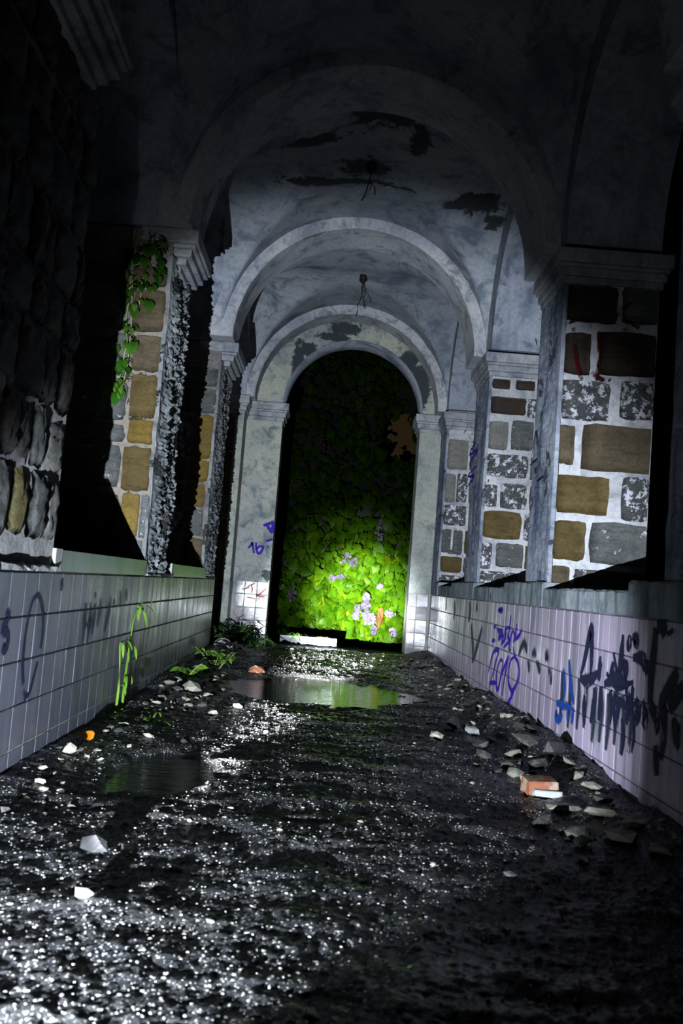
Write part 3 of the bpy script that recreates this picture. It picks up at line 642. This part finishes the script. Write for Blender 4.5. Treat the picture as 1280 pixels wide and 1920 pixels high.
graffiti(wall_right, G['black'], 'R', XR, .105, m_black, 'tall black sprayed letters with drips on the right tiled wall', .003, .4)
graffiti(wall_right, G['black_near'], 'R', XR, .105, m_black, 'thick black sprayed letter nearest on the right tiled wall', .003, .7)
graffiti(wall_right, G['hoods'], 'R', XR, .12, m_smear, 'row of black smeared strokes beside the year 2019', .003, .4)
graffiti(wall_right, G['blue'], 'R', XR, .085, m_blue, 'blue sprayed squiggles under the black letters', .0045, .5)
graffiti(wall_right, [[(11.4,.88),(11.35,.75),(11.4,.66)],[(10.2,.9),(10.15,.78),(10.2,.68)],[(9.7,.9),(9.72,.8)],[(10.0,.66),(9.8,.45),(9.75,.28)],[(9.3,.66),(9.55,.45),(9.72,.3)],[(12.2,.9),(12.1,.75)]], 'R', XR, .17, m_smear, 'dark runny stains far along the right tiled wall', .003, .5)
graffiti(wall_left, G['oval'], 'L', XL, [.038, .038], m_black, 'thin black oval sprayed on the left tiled wall', .004, .8)
graffiti(wall_left, G['six'], 'L', XL, .06, m_black, 'part of a black numeral six at the left edge', .004, .8)
graffiti(wall_left, G['letters'], 'L', XL, .10, m_smear, 'blurred black letters behind the tall weed', .003, .5)
for k_ in ('sixteen', 'aa', 'rede'): G[k_] = [[(x*.954, .97+(z-.97)*.954) for x, z in s_] for s_ in G[k_]]
graffiti(wall_end, G['sixteen'], 'E', YE-.001, .042, m_purple, 'purple-blue number 16 sprayed on the left jamb', .006, .7)
graffiti(wall_end, G['aa'], 'E', YE-.001, .055, m_purple, 'purple-blue letter A sprayed on the left jamb', .006, .8)
graffiti(wall_end, G['rede'], 'E', YE-.012, .030, m_orange, 'faint orange-red scribble on the white tiles of the left jamb', .005, .5)
graffiti(wall_right, G['red'], 'E', PIER_R[1][0]-.03, .045, m_red, 'dark red letter sprayed on the brown stones of the right pier', .006, .6)
graffiti(wall_right, G['scr'], 'R', XR-.012, .035, m_purple, 'blue-violet scribble down the middle right pier', .006, .6)
graffiti(wall_right, G['scr2'], 'R', XR-.012, .030, m_black, 'black scribbles down the plaster of the near right pier', .006, .6)
graffiti(wall_right, [[(y_, z_), (y_-.03, z_-.12), (y_-.01, z_-.30)] for y_, z_ in ((5.75,.52),(5.6,.55),(5.42,.5),(5.28,.52),(5.15,.5),(5.02,.55),(4.9,.52),(4.78,.55),(5.95,.50),(6.15,.52))], 'R', XR, .13, m_smear, 'black smears running down under the tall black letters', .0025, .5)
graffiti(wall_right, [[(5.1,.72),(5.0,.62),(4.9,.70)],[(4.95,.70),(4.85,.55),(4.8,.40)],[(5.2,.60),(5.0,.55),(4.75,.60)],[(5.05,.50),(4.85,.47),(4.7,.50)],[(4.9,.40),(4.85,.30),(4.87,.22)],[(5.05,.45),(5.0,.32)],[(4.75,.50),(4.7,.36),(4.72,.26)]], 'R', XR, .055, m_black, 'black scrawl crossed by drips between the tall letters', .0035, .5)
graffiti(wall_right, [[(4.35,.60),(4.3,.45),(4.32,.30)],[(4.2,.5),(4.12,.38)],[(4.4,.35),(4.36,.22)],[(4.1,.85),(4.05,.7)]], 'R', XR, .15, m_smear, 'dark smears below the nearest black letter', .0025, .5)

# ================================================================== things
# ---- puddles
def puddle(a, b, p, q, label):
    o = empty('puddle', (a, b, 0)); tag(o, label, 'puddle', None)
    mb = MB(); N = 48; v = [(0, 0, 0)]; NR = 4
    for rr in range(1, NR+1):
        for k in range(N):
            t = 2*PI*k/N; R = 1.0
            for it in range(6):
                x, y = a+R*p*math.cos(t), b+R*q*math.sin(t); R = max(.3, 1.02-.22*float(vn(x*3.1, y*3.1, 2.5))-.25*float(vn(x*9, y*5, 7.5)))
            v.append((min(max(a+R*p*math.cos(t)*rr/NR, XL+.005), XR-.005)-a, R*q*math.sin(t)*rr/NR, 0))
    f = [(0, 1+k, 1+(k+1)%N) for k in range(N)]
    for rr in range(NR-1):
        for k in range(N): f.append((1+rr*N+k, 1+(rr+1)*N+k, 1+(rr+1)*N+(k+1)%N, 1+rr*N+(k+1)%N))
    mb.add(v, f); bm_o = mb.mesh('puddle', m_water, True)
    bpy.data.objects.remove(o); o = link('puddle', bm_o, None, (a, b, -.007)); tag(o, label, 'puddle')
    return o
for P_, lab in zip(PUDDLES, ('wide dark puddle across the floor before the end arch', 'small dark puddle on the floor near the left tiled wall below the tall weed')):
    puddle(*P_, lab)

# ---- rocks
def rock_mesh(name, mat, seed, flat=.5, sub=1):
    import bmesh
    bm = bmesh.new(); bmesh.ops.create_icosphere(bm, subdivisions=sub, radius=1.0); r = np.random.default_rng(seed)
    pl = [(Vector(r.normal(size=3)).normalized(), r.uniform(.45, .8)) for _ in range(5)]
    for v in bm.verts:
        c = v.co.copy()
        for (nn, d) in pl:
            e = c.dot(nn)-d
            if e > 0: c -= nn*e
        v.co = Vector((c.x*1.2, c.y, c.z*flat))*float(r.uniform(.94, 1.06))
    zmin = min(v.co.z for v in bm.verts)
    for v in bm.verts: v.co.z -= zmin
    me = bpy.data.meshes.new(name); bm.to_mesh(me); bm.free(); me.materials.append(mat); return me
CHIP = [rock_mesh('rubble_chip', m_chip, 900+i, .35+.06*i) for i in range(6)]
SLAB = [rock_mesh('stone', m_chip, 950+i, .28) for i in range(3)]
def put(me, name, x, y, s, label, cat, group=None, rz=None, tilt=(0,0), sink=.25, dz=0):
    o = link(name, me, None, (x, y, fz(x, y)-sink*s*.4+dz), (tilt[0], tilt[1], rnd.uniform(0, 2*PI) if rz is None else rz), (s, s, s))
    return tag(o, label, cat, group)
KEEP = [(-1.0,9.55,.16),(-1.14,8.55,.12),(-1.0,6.10,.12),(-1.14,6.34,.10),(-1.20,5.42,.07),(-1.27,6.42,.10),(1.15,4.78,.16),(1.10,6.72,.09),(1.42,5.62,.10),(1.02,6.95,.10),(1.32,4.35,.13),(1.20,4.50,.11),(1.36,6.1,.16),(.72,3.35,.05),(-.98,7.75,.11),(-1.18,4.78,.06),(-.62,9.75,.15),(-.62,2.86,.06),(-.73,2.18,.05),(-.70,3.3,.07),(-1.1,10.9,.14)]
def scatter(n, fx, fy, smin, smax, lab, name='rubble_chip'):
    pts = list(KEEP); n += len(KEEP); tries = 0
    while len(pts) < n and tries < n*60:
        tries += 1
        x, y = fx(), fy(); s = rnd.uniform(smin, smax)*(.75+.05*y)
        if any((x-a)**2+(y-b)**2 < (1.15*(s+c))**2 for a, b, c in pts+DONE) or float(pud(x, y)) > .15: continue
        label, group = lab(x, y)
        pts.append((x, y, s)); DONE.append((x, y, s)); put(rnd.choice(CHIP), name, x, y, s, label, 'stone', group, tilt=(rnd.gauss(0, .25), rnd.gauss(0, .25)))
DONE = []
def zone(table, what):
    def f(x, y):
        for (lim, txt) in table:
            if y < lim: break
        return '%s %s' % (what, txt), '%s %s' % (what.split()[-1]+'s', txt)
    return f
RIGHT = [(4.45, 'in the dark right foreground by the tiled wall'), (5.3, 'around the broken orange brick by the right wall'), (6.3, 'below the tall black letters on the right wall'), (7.4, 'below the blue squiggles on the right wall'), (9.2, 'below the year 2019 on the right wall'), (99, 'at the far foot of the right wall towards the jamb')]
scatter(22, lambda: XR-.12-abs(rnd.gauss(0, .25)), lambda: rnd.uniform(3.7, 6.6), .040, .070, zone(RIGHT, 'large flat rubble shard'), 'rubble_shard')
scatter(140, lambda: XR-.05-abs(rnd.gauss(0, .26)), lambda: rnd.uniform(3.3, 13.2), .013, .032, zone(RIGHT, 'small pale rubble chip'))
scatter(50, lambda: XL+.06+abs(rnd.gauss(0, .16)), lambda: rnd.uniform(3.6, 6.2), .014, .034, zone([(4.9, 'at the foot of the left wall near the left edge'), (5.6, 'beside the orange fallen leaf by the left wall'), (99, 'just before the tall weed by the left wall')], 'small pale rubble chip'))
scatter(55, lambda: XL+.10+abs(rnd.gauss(0, .26)), lambda: rnd.uniform(6.5, 9.6), .018, .045, zone([(7.6, 'heaped by the left wall just beyond the tall weed'), (99, 'around the green weeds at the foot of the left wall')], 'pale rubble chip'))
scatter(45, lambda: rnd.uniform(-.6, 1.2), lambda: rnd.uniform(10.2, 13.7), .012, .024, zone([(12, 'on the wet floor just beyond the wide puddle'), (99, 'on the wet floor before the end arch threshold')], 'small pale chip'))
scatter(45, lambda: rnd.uniform(-1.0, .9), lambda: rnd.uniform(2.2, 6.5), .008, .016, zone([(3.2, 'on the glittering floor at the bottom of the picture'), (99, 'on the wet middle floor before the wide puddle')], 'small pebble'), 'pebble')

# single stones one can point at
def brick():
    o = empty('broken_brick', (1.15, 4.78, fz(1.15, 4.78)-.004)); o.rotation_euler = (.06, 0, .12)
    tag(o, 'broken orange-red brick with a white mortar side lying on the floor near the right wall', 'brick')
    import bmesh
    def part(nm, dims, off, mat, seed):
        bm = bmesh.new(); bmesh.ops.create_cube(bm, size=1.0); bmesh.ops.bevel(bm, geom=bm.edges[:], offset=.06, segments=2, affect='EDGES')
        r = np.random.default_rng(seed)
        for v in bm.verts: v.co = Vector((v.co.x*dims[0], v.co.y*dims[1], v.co.z*dims[2]))+Vector(off)+Vector(r.uniform(-.004, .004, 3))
        me = bpy.data.meshes.new(nm); bm.to_mesh(me); bm.free(); me.materials.append(mat); return link(nm, me, o)
    part('brick_body', (.155, .13, .085), (0, .03, .045), m_brick, 1); q = part('mortar_crust', (.150, .03, .05), (.01, -.052, .027), m_white, 2); q['label'] = 'white mortar crust'
brick()
put(rock_mesh('white_stone', m_white, 31, .55), 'white_stone', 1.10, 6.72, .065, 'white angular stone on the floor near the right wall below the blue squiggles', 'stone', tilt=(.3, .2))
put(rock_mesh('dark_slab', m_dark, 32, .9), 'dark_slab', 1.42, 5.62, .075, 'black wedge-shaped stone leaning at the foot of the right wall', 'stone', tilt=(.2, -.3))
put(rock_mesh('dark_slab', m_dark, 33, .8), 'dark_stone', 1.02, 6.95, .075, 'black stone just behind the white angular stone', 'stone', tilt=(-.2, .3))
put(SLAB[0], 'flat_stone', 1.32, 4.35, .10, 'flat greyish stone in the rubble heap of the right foreground', 'stone', tilt=(.1, -.2))
put(SLAB[1], 'flat_stone', 1.20, 4.50, .085, 'pale flat stone right of and nearer than the broken brick', 'stone', tilt=(.15, .1))
put(SLAB[2], 'flat_stone', 1.36, 6.1, .12, 'broad grey flat stone against the right wall beyond the black wedge', 'stone', tilt=(.05, -.15))
put(rock_mesh('stone', m_white, 36, .3), 'flat_stone', .72, 3.35, .032, 'small white flat stone alone on the dark right foreground', 'stone')
put(rock_mesh('stone', m_chip, 37, .9), 'pale_stone', -.98, 7.75, .085, 'pale upright pointed stone on the floor left of the wide puddle', 'stone', tilt=(.1, .2))
put(rock_mesh('stone', m_chip, 38, .7), 'pale_stone', -1.18, 4.78, .045, 'round pale stone at the foot of the left wall near the left edge', 'stone')
put(rock_mesh('stone', m_brick, 39, .45), 'red_stone', -.62, 9.75, .11, 'flat reddish-white broken brick beyond the wide puddle on the left', 'brick')
put(rock_mesh('stone', m_white, 40, .5), 'white_stone', -.62, 2.86, .040, 'bright white stone with a long shadow in the left foreground', 'stone', tilt=(.2, 0))
put(rock_mesh('stone', m_white, 41, .5), 'white_stone', -.73, 2.18, .028, 'bright white stone at the lower left edge of the floor', 'stone')
put(rock_mesh('stone', m_dark, 42, .6), 'dark_stone', -.70, 3.30, .05, 'dark stone in the glittering left foreground', 'stone')
# white plaster fragment with a hole (curled) by the left wall
mb = MB(); pts = [(.0+.10*math.cos(a), .0, .11+.10*math.sin(a)) for a in np.linspace(-.9, 2.6, 12)]
mb.tube(pts, [.018+.020*math.sin(PI*i/11) for i in range(12)], 7)
o = mb.build('plaster_fragment', m_white, None, smooth=True); o.location = (-1.10, 10.9, fz(-1.10, 10.9)-.02); o.rotation_euler = (.1, 0, .3)
tag(o, 'curled white plaster fragment standing among the weeds by the left wall', 'rubble')

# ---- broken stone step with weeds beyond the threshold
o = empty('stone_slab', (-.20, 14.70, -.10)); tag(o, 'long broken white stone slab lying beyond the threshold of the end arch', 'slab')
worn = MB(); xs_ = np.linspace(-.40, .46, 14); r_s = np.random.default_rng(8); rows = []
for x in xs_:
    j = r_s.uniform(-.008, .008, 4); rows.append([(x, -.16+j[0], .0), (x, -.16+j[0], .21+j[1]), (x, -.14, .235+j[2]), (x, .18, .235+j[3]), (x, .18, .0)])
A = np.array(rows); worn.grid(A); worn.f.append((4, 3, 2, 1, 0)); b = 13*5; worn.f.append((b, b+1, b+2, b+3, b+4))
worn.build('slab_body', m_slab, o); mb = MB()
mb.box(-.40, .46, -.172, .18, .212, .245); q = mb.build('slab_edge', m_coping, o)

# ---- hanging hooks in the vault
for (x, y, z, ln, lab) in ((.14, 8.90, 5.03, .28, 'rusty ceiling hook with dangling wires in the nearer lit vault'), (.20, 12.25, 5.03, .46, 'rusty ceiling hook with long dangling wires in the far vault before the end arch')):
    o = empty('ceiling_hook', (x, y, z)); tag(o, lab, 'hook')
    mb = MB(); mb.tube([(0, 0, .03), (0, 0, -.07)], [.045, .05], 10); mb.tube([(0, 0, -.07), (0, 0, -.11)], [.05, .015], 10); mb.build('hook_base', m_iron, o, smooth=True)
    for k in range(2):
        pts = [(0, 0, -.10)]; sgn = -1 if k else 1; rr = random.Random(k+int(y))
        for i in range(1, 7): pts.append((sgn*.035*i/6*(1.6 if i > 3 else .5)+rr.uniform(-.012, .012), rr.uniform(-.02, .02), -.10-ln*i/6*(1 if k else .75)))
        mb = MB(); mb.tube(pts, .007, 5); mb.build('wire', m_iron, o)

# ---- plants
def leaf_mesh(name, mat, L, W, bend=.25, fold=.15, heart=False, n=4):
    mb = MB(); rows = []
    for i in range(n+1):
        t = i/n
        wd = W*(math.sin(PI*min(t*.86+.12, 1))**.8 if not heart else (math.sin(PI*(.18+.82*t))**.75 if t > 0 else .55)) if i < n else 0.004
        z = -bend*L*t*t
        rows.append([(-wd/2, L*t-(.10*L if heart and i == 0 else 0), z+fold*wd), (0, L*t, z), (wd/2, L*t-(.10*L if heart and i == 0 else 0), z+fold*wd)])
    mb.grid(np.array(rows), flip=True); return mb.mesh(name, mat, True)
def orient(d, up=(0,0,1), roll=0):
    d = Vector(d).normalized(); q = d.to_track_quat('Y', 'Z'); return (q @ Quaternion((0,1,0), roll)).to_euler()

# climber on the bank outside
bx, by = .6, 18.2
def bank_y(x, z): return 17.55+.16*z+.35*fbm(np.asarray(x)*.7, np.asarray(z)*.8, 3.)+.9*sstep(0, 1, .25-np.asarray(z))*0
mb = MB(); X, Z = np.meshgrid(np.linspace(-3.2, 4.4, 150), np.linspace(-.15, 6.6, 130), indexing='ij')
climber = empty('climbing_plant', (0, 17.6, -.1)); tag(climber, 'broad leafy climber with pale lilac blossom covering the bank beyond the end arch', 'plant')
def gap(x, z, g=1.0): return ((x-1.25)/.36)**2+((z-3.85)/.60)**2+.35*vn(np.asarray(x)*3, np.asarray(z)*3, 8.)+.25*vn(np.asarray(x)*9, np.asarray(z)*9, 4.) < g
Yb = bank_y(X, Z)+.35
P3 = np.stack([X, Yb-17.6, Z+.1], -1); n_, m_ = X.shape
for i in range(n_): 
    for j in range(m_): mb.v.append(tuple(P3[i, j]))
for i in range(n_-1):
    for j in range(m_-1):
        xc, zc = X[i, j]+.025, Z[i, j]+.025
        if gap(xc, zc): continue
        mb.f.append((i*m_+j, (i+1)*m_+j, (i+1)*m_+j+1, i*m_+j+1))
q = mb.build('dark_bank', m_soil, climber, smooth=True); q['kind'] = 'stuff'  # earth bank behind the leaves, coloured near-black so leaf gaps read as shade
LM = [leaf_mesh('leaf', m_leaf, .17, .15, .30, .10, True, 5), leaf_mesh('leaf', m_leaf, .15, .135, .15, .18, True, 5), leaf_mesh('leaf', m_leaf, .19, .15, .45, .05, True, 5)]
lr = random.Random(77); np_ = np.random.default_rng(12)
spots = []
while len(spots) < 290:      # the leaves in and round the beam: each an object
    x, z = lr.gauss(.72, .52), abs(lr.gauss(.62, .55))+.02
    if -.9 < x < 2.1 and z < 2.2: spots.append((x, z))
for (x, z) in spots:
    y = float(bank_y(x, z))-lr.uniform(.02, .30)
    s = lr.uniform(.6, 1.25)
    link('leaf', lr.choice(LM), climber, (x, y-17.6, z+.1), orient((lr.gauss(0, .55), -.45-lr.random()*.5, -.75+lr.gauss(0, .35)), roll=lr.gauss(0, .4)), (s, s, s))
mb = MB()                     # all the rest of the foliage
base = [[Vector(v.co) for v in m.vertices] for m in LM]; faces = [[tuple(p.vertices) for p in m.polygons] for m in LM]
for i in range(7500):
    if i < 2600: x, z = lr.gauss(.7, .9), abs(lr.gauss(.6, .9))+.02
    else: x, z = lr.uniform(-3.0, 4.2), lr.uniform(.0, 6.4)
    if not (-3.1 < x < 4.3 and z < 6.5) or bool(gap(x, z, .62)): continue
    y = float(bank_y(x, z))+.28-lr.random()**1.3*.62; k = lr.randrange(3); s = lr.uniform(.55, 1.3)
    R = orient((lr.gauss(0, .6), -.45-lr.random()*.5, -.75+lr.gauss(0, .4)), roll=lr.gauss(0, .5)).to_matrix()
    mb.add([R @ (v*s)+Vector((x, y-17.6, z+.1)) for v in base[k]], faces[k])
q = mb.build('foliage', m_leaf, climber, smooth=True); q['kind'] = 'stuff'
def blossom(x, z, L, Wd, n, dy=.40):
    mb = MB(); r = random.Random(int(x*1000)+int(z*977)); y = float(bank_y(x, z))-dy-17.6
    for i in range(n):
        t = r.random(); a = r.uniform(0, 2*PI); rad = Wd*(.35+.65*math.sin(PI*min(.95, .15+.8*t)))*r.random()**.5
        c = Vector((x+rad*math.cos(a), y+rad*math.sin(a)*.6, z+.1+L*(t-.5))); s = r.uniform(.018, .034)
        nn = Vector((r.gauss(0, .6), -1, r.gauss(0, .6))).normalized(); u = nn.orthogonal().normalized(); w_ = nn.cross(u)
        vs_ = [c+nn*s*.3]+[c+s*(math.cos(2*PI*k/5)*u+math.sin(2*PI*k/5)*w_) for k in range(5)]
        mb.add(vs_, [(0, 1+k, 1+(k+1)%5) for k in range(5)])
    o = mb.build('blossom', m_flower, climber); o['label'] = 'pale lilac blossom'; return o
for (x, z, L, Wd, n) in ((.78,.64,.42,.075,130),(.86,.40,.20,.11,90),(.62,.50,.26,.08,60),(.14,1.08,.10,.08,22),(.30,1.12,.09,.07,18),(.36,1.45,.20,.11,30),(.52,1.40,.16,.08,24),(1.20,.52,.10,.09,28),(1.30,.20,.14,.10,26),(.95,.22,.15,.06,24),(-.55,.72,.30,.10,26),(.95,2.05,.45,.10,34),(1.02,1.0,.08,.06,16),(-.25,3.6,.35,.09,24),(-.6,2.7,.3,.12,22)):
    blossom(x, z, L, Wd, n)
for (x, z) in ((1.0, .55), (1.06, .62), (.98, .47), (1.1, .48)):
    o = link('dry_leaf', leaf_mesh('dry_leaf', m_dead, .24, .12, .4, .1), climber, (x, float(bank_y(x, z))-.42-17.6, z+.1), orient((lr.gauss(0, .5), -.3, -.8)))
    o['label'] = 'dry brown leaf'

# ochre house wall glimpsed through the leaves
mb = MB(); mb.box(-.5, 6.5, 21.0, 21.4, -.15, 6.5); hw = empty('house', (3, 21.2, -.15)); tag(hw, 'ochre plastered house wall glimpsed through the gap in the climber leaves', 'building')
o = mb.build('house_wall', m_ochre, hw); o.location = (-3, -21.2, .15)
mb = MB(); mb.box(-.7, 6.7, 20.85, 21.6, 6.45, 6.6); o = mb.build('roof_edge', m_soil, hw); o.location = (-3, -21.2, .15)

def bent(p0, d, L, droop, n=8):
    p = Vector(p0); d = Vector(d).normalized(); out = [p.copy()]
    for i in range(n):
        p = p+d*(L/n); out.append(p.copy()); d = (d+Vector((0, 0, -droop/n))).normalized()
    return out
def blade(mb, pts, wd):
    n = len(pts); rows = []
    for i, p in enumerate(pts):
        t = (pts[min(i+1, n-1)]-pts[max(i-1, 0)]).normalized(); s = t.cross(Vector((0, 0, 1)))
        s = s.normalized() if s.length > .05 else Vector((1, 0, 0)); ww = wd*.5*math.sin(PI*(.12+.88*(1-i/(n-1))*.9)) if i < n-1 else .0005
        rows.append([tuple(p-s*ww), tuple(p), tuple(p+s*ww)])
    mb.grid(np.array(rows))
# tall weed by the left wall
X0, Y0 = -1.27, 6.42
o = empty('tall_weed', (X0, Y0, fz(X0, Y0)-.01)); tag(o, 'tall pale green weed with drooping top leaves against the left tiled wall', 'plant')
S1 = [(0, 0, 0), (.004, -.01, .22), (.010, .02, .42), (.015, .03, .60), (.030, .06, .68)]
S2 = [(-.005, -.16, 0), (.0, -.17, .18), (.0, -.19, .34), (-.004, -.23, .46)]
for S in (S1, S2):
    mb = MB(); mb.tube(S, [.011-.0018*i for i in range(len(S))], 6); mb.build('stem', m_weed, o, smooth=True)
for (top, dirs) in (((.030, .06, .68), [(.3, -.9, .5), (.2, -.5, .8), (.3, .3, .9), (.3, .9, .7), (.4, 1.1, .4), (.5, -.2, .6)]), ((-.004, -.23, .46), [(.3, -.7, .6), (.3, .5, .7), (.4, .9, .2)]), ((.010, .02, .42), [(.2, .9, .6)]), ((.004, -.01, .22), [(.2, .8, .9), (.2, -.7, .8)]), ((0, -.17, .18), [(.2, .7, .6)])):
    for d in dirs:
        mb = MB(); blade(mb, bent(top, d, lr.uniform(.13, .24), 3.2), .020); mb.build('leaf', m_weed, o, smooth=True)
# arching grass tuft at its foot, on the floor side
def tuft(name, x, y, label, n, L, wd, mat, spread=(1, 1), droop=2.2, up=1.0, seed=0, z=None):
    r = random.Random(seed); o = empty(name, (x, y, (fz(x, y)-.012) if z is None else z)); tag(o, label, 'plant')
    for i in range(n):
        a = r.uniform(0, 2*PI); d = (math.cos(a)*spread[0], math.sin(a)*spread[1], up*r.uniform(.6, 1.3))
        mb = MB(); blade(mb, bent((r.gauss(0, .012), r.gauss(0, .012), 0), d, L*r.uniform(.6, 1.2), droop*r.uniform(.7, 1.3)), wd); mb.build('leaf', mat, o, smooth=True)
    return o
tuft('grass_tuft', -1.00, 6.10, 'arching green grass tuft on the wet floor right of the tall weed', 11, .24, .016, m_weed, (1.3, .7), 3.2, .9, 3)
tuft('grass_tuft', -1.14, 6.34, 'short yellowish grass at the foot of the tall weed', 10, .14, .010, m_weed, (1, 1), 2.5, 1.2, 4)
tuft('grass_tuft', -1.20, 5.42, 'tiny green sprout among the chips near the orange leaf', 6, .08, .010, m_weed, (1, 1), 2.0, .8, 5)
tuft('grass_tuft', -.38, 14.64, 'green grass drooping over the left end of the white slab', 22, .26, .018, m_weed, (1, 1), 2.8, 1.1, 6, .13)
tuft('grass_tuft', .05, 14.60, 'thin dry grass on the middle of the white slab', 14, .20, .012, m_stem, (1, 1), 3.0, 1.0, 7, .13)
def bush(name, x, y, label, ns, H, leaf, seed, mat_leaf, W=.25, per=9):
    r = random.Random(seed); o = empty(name, (x, y, fz(x, y)-.012)); tag(o, label, 'plant')
    for i in range(ns):
        a = r.uniform(0, 2*PI); top = bent((r.gauss(0, .02), r.gauss(0, .03), 0), (math.cos(a)*W*2, math.sin(a)*W*2, 1.0), H*r.uniform(.6, 1.15), .7, 6)
        mb = MB(); mb.tube(top, [.006-.0006*j for j in range(len(top))], 5); st = mb.build('stem', m_stem, o)
        for k in range(per):
            t = r.uniform(.3, 1)*(len(top)-1); p = top[int(t)].lerp(top[min(int(t)+1, len(top)-1)], t-int(t)); s = r.uniform(.7, 1.3)
            link('leaf', leaf, o, p, orient((r.gauss(0, 1), r.gauss(0, 1), r.uniform(-.3, .5)), roll=r.gauss(0, .5)), (s, s, s))
    return o
LW = leaf_mesh('leaf', m_weed, .075, .038, .3, .15); LD = leaf_mesh('leaf', m_weed_dark, .14, .022, .5, .1)
bush('leafy_weed', -1.0, 9.55, 'bright green leafy weed growing at the foot of the left wall behind the rubble', 8, .30, LW, 21, m_weed, .30, 10)
bush('leafy_weed', -1.14, 8.55, 'small green weed in the rubble at the foot of the left wall', 4, .16, LW, 22, m_weed, .3, 7)
bush('fern_bush', -1.16, 12.55, 'dark feathery bush in the side doorway at the far left', 16, .50, LD, 23, m_weed_dark, .42, 14)
bush('fern_bush', -.90, 13.25, 'low dark weed before the white tiles of the left jamb', 9, .26, LD, 24, m_weed_dark, .5, 10)
# creeper hanging on the near left pier stones
o = empty('creeper', (-1.55, 7.04, 2.55)); tag(o, 'green creeper hanging over the brown stones of the left pier', 'plant')
for i in range(5):
    pts = [Vector((-.12+.05*i, -.01, .95))]
    for k in range(7): pts.append(pts[-1]+Vector((lr.gauss(-.008, .02), lr.gauss(0, .006), -.17+.03*i*(i > 2))))
    pts = [Vector((p.x, min(max(p.y, -.05), .0), p.z)) for p in pts]
    mb = MB(); mb.tube(pts, .005, 5); mb.build('stem', m_stem, o)
    for p in pts[1:]:
        for k in range(3): link('leaf', LW if k else leaf_mesh('leaf', m_leaf_dark, .10, .075, .3, .1, True), o, p+Vector((lr.gauss(0, .04), -.02, lr.gauss(0, .04))), orient((lr.gauss(0, .7), -.5, -.6)), (1.1, 1.1, 1.1))
# fallen leaves
for (x, y, rz, s, lab, mt) in ((-1.16, 5.10, .6, 1.0, 'orange fallen leaf on the floor by the near left wall', m_orangeleaf), (.75, 9.9, 2.0, .8, 'brown fallen leaf on the floor before the right jamb', m_dead), (-.95, 12.0, 1.0, .8, 'brown fallen leaf on the floor near the dark bush', m_dead)):
    me = leaf_mesh('fallen_leaf', mt, .13*s, .085*s, .12, .25); oo = link('fallen_leaf', me, None, (x, y, fz(x, y)+.028), (.25, -.15, rz)); tag(oo, lab, 'leaf')
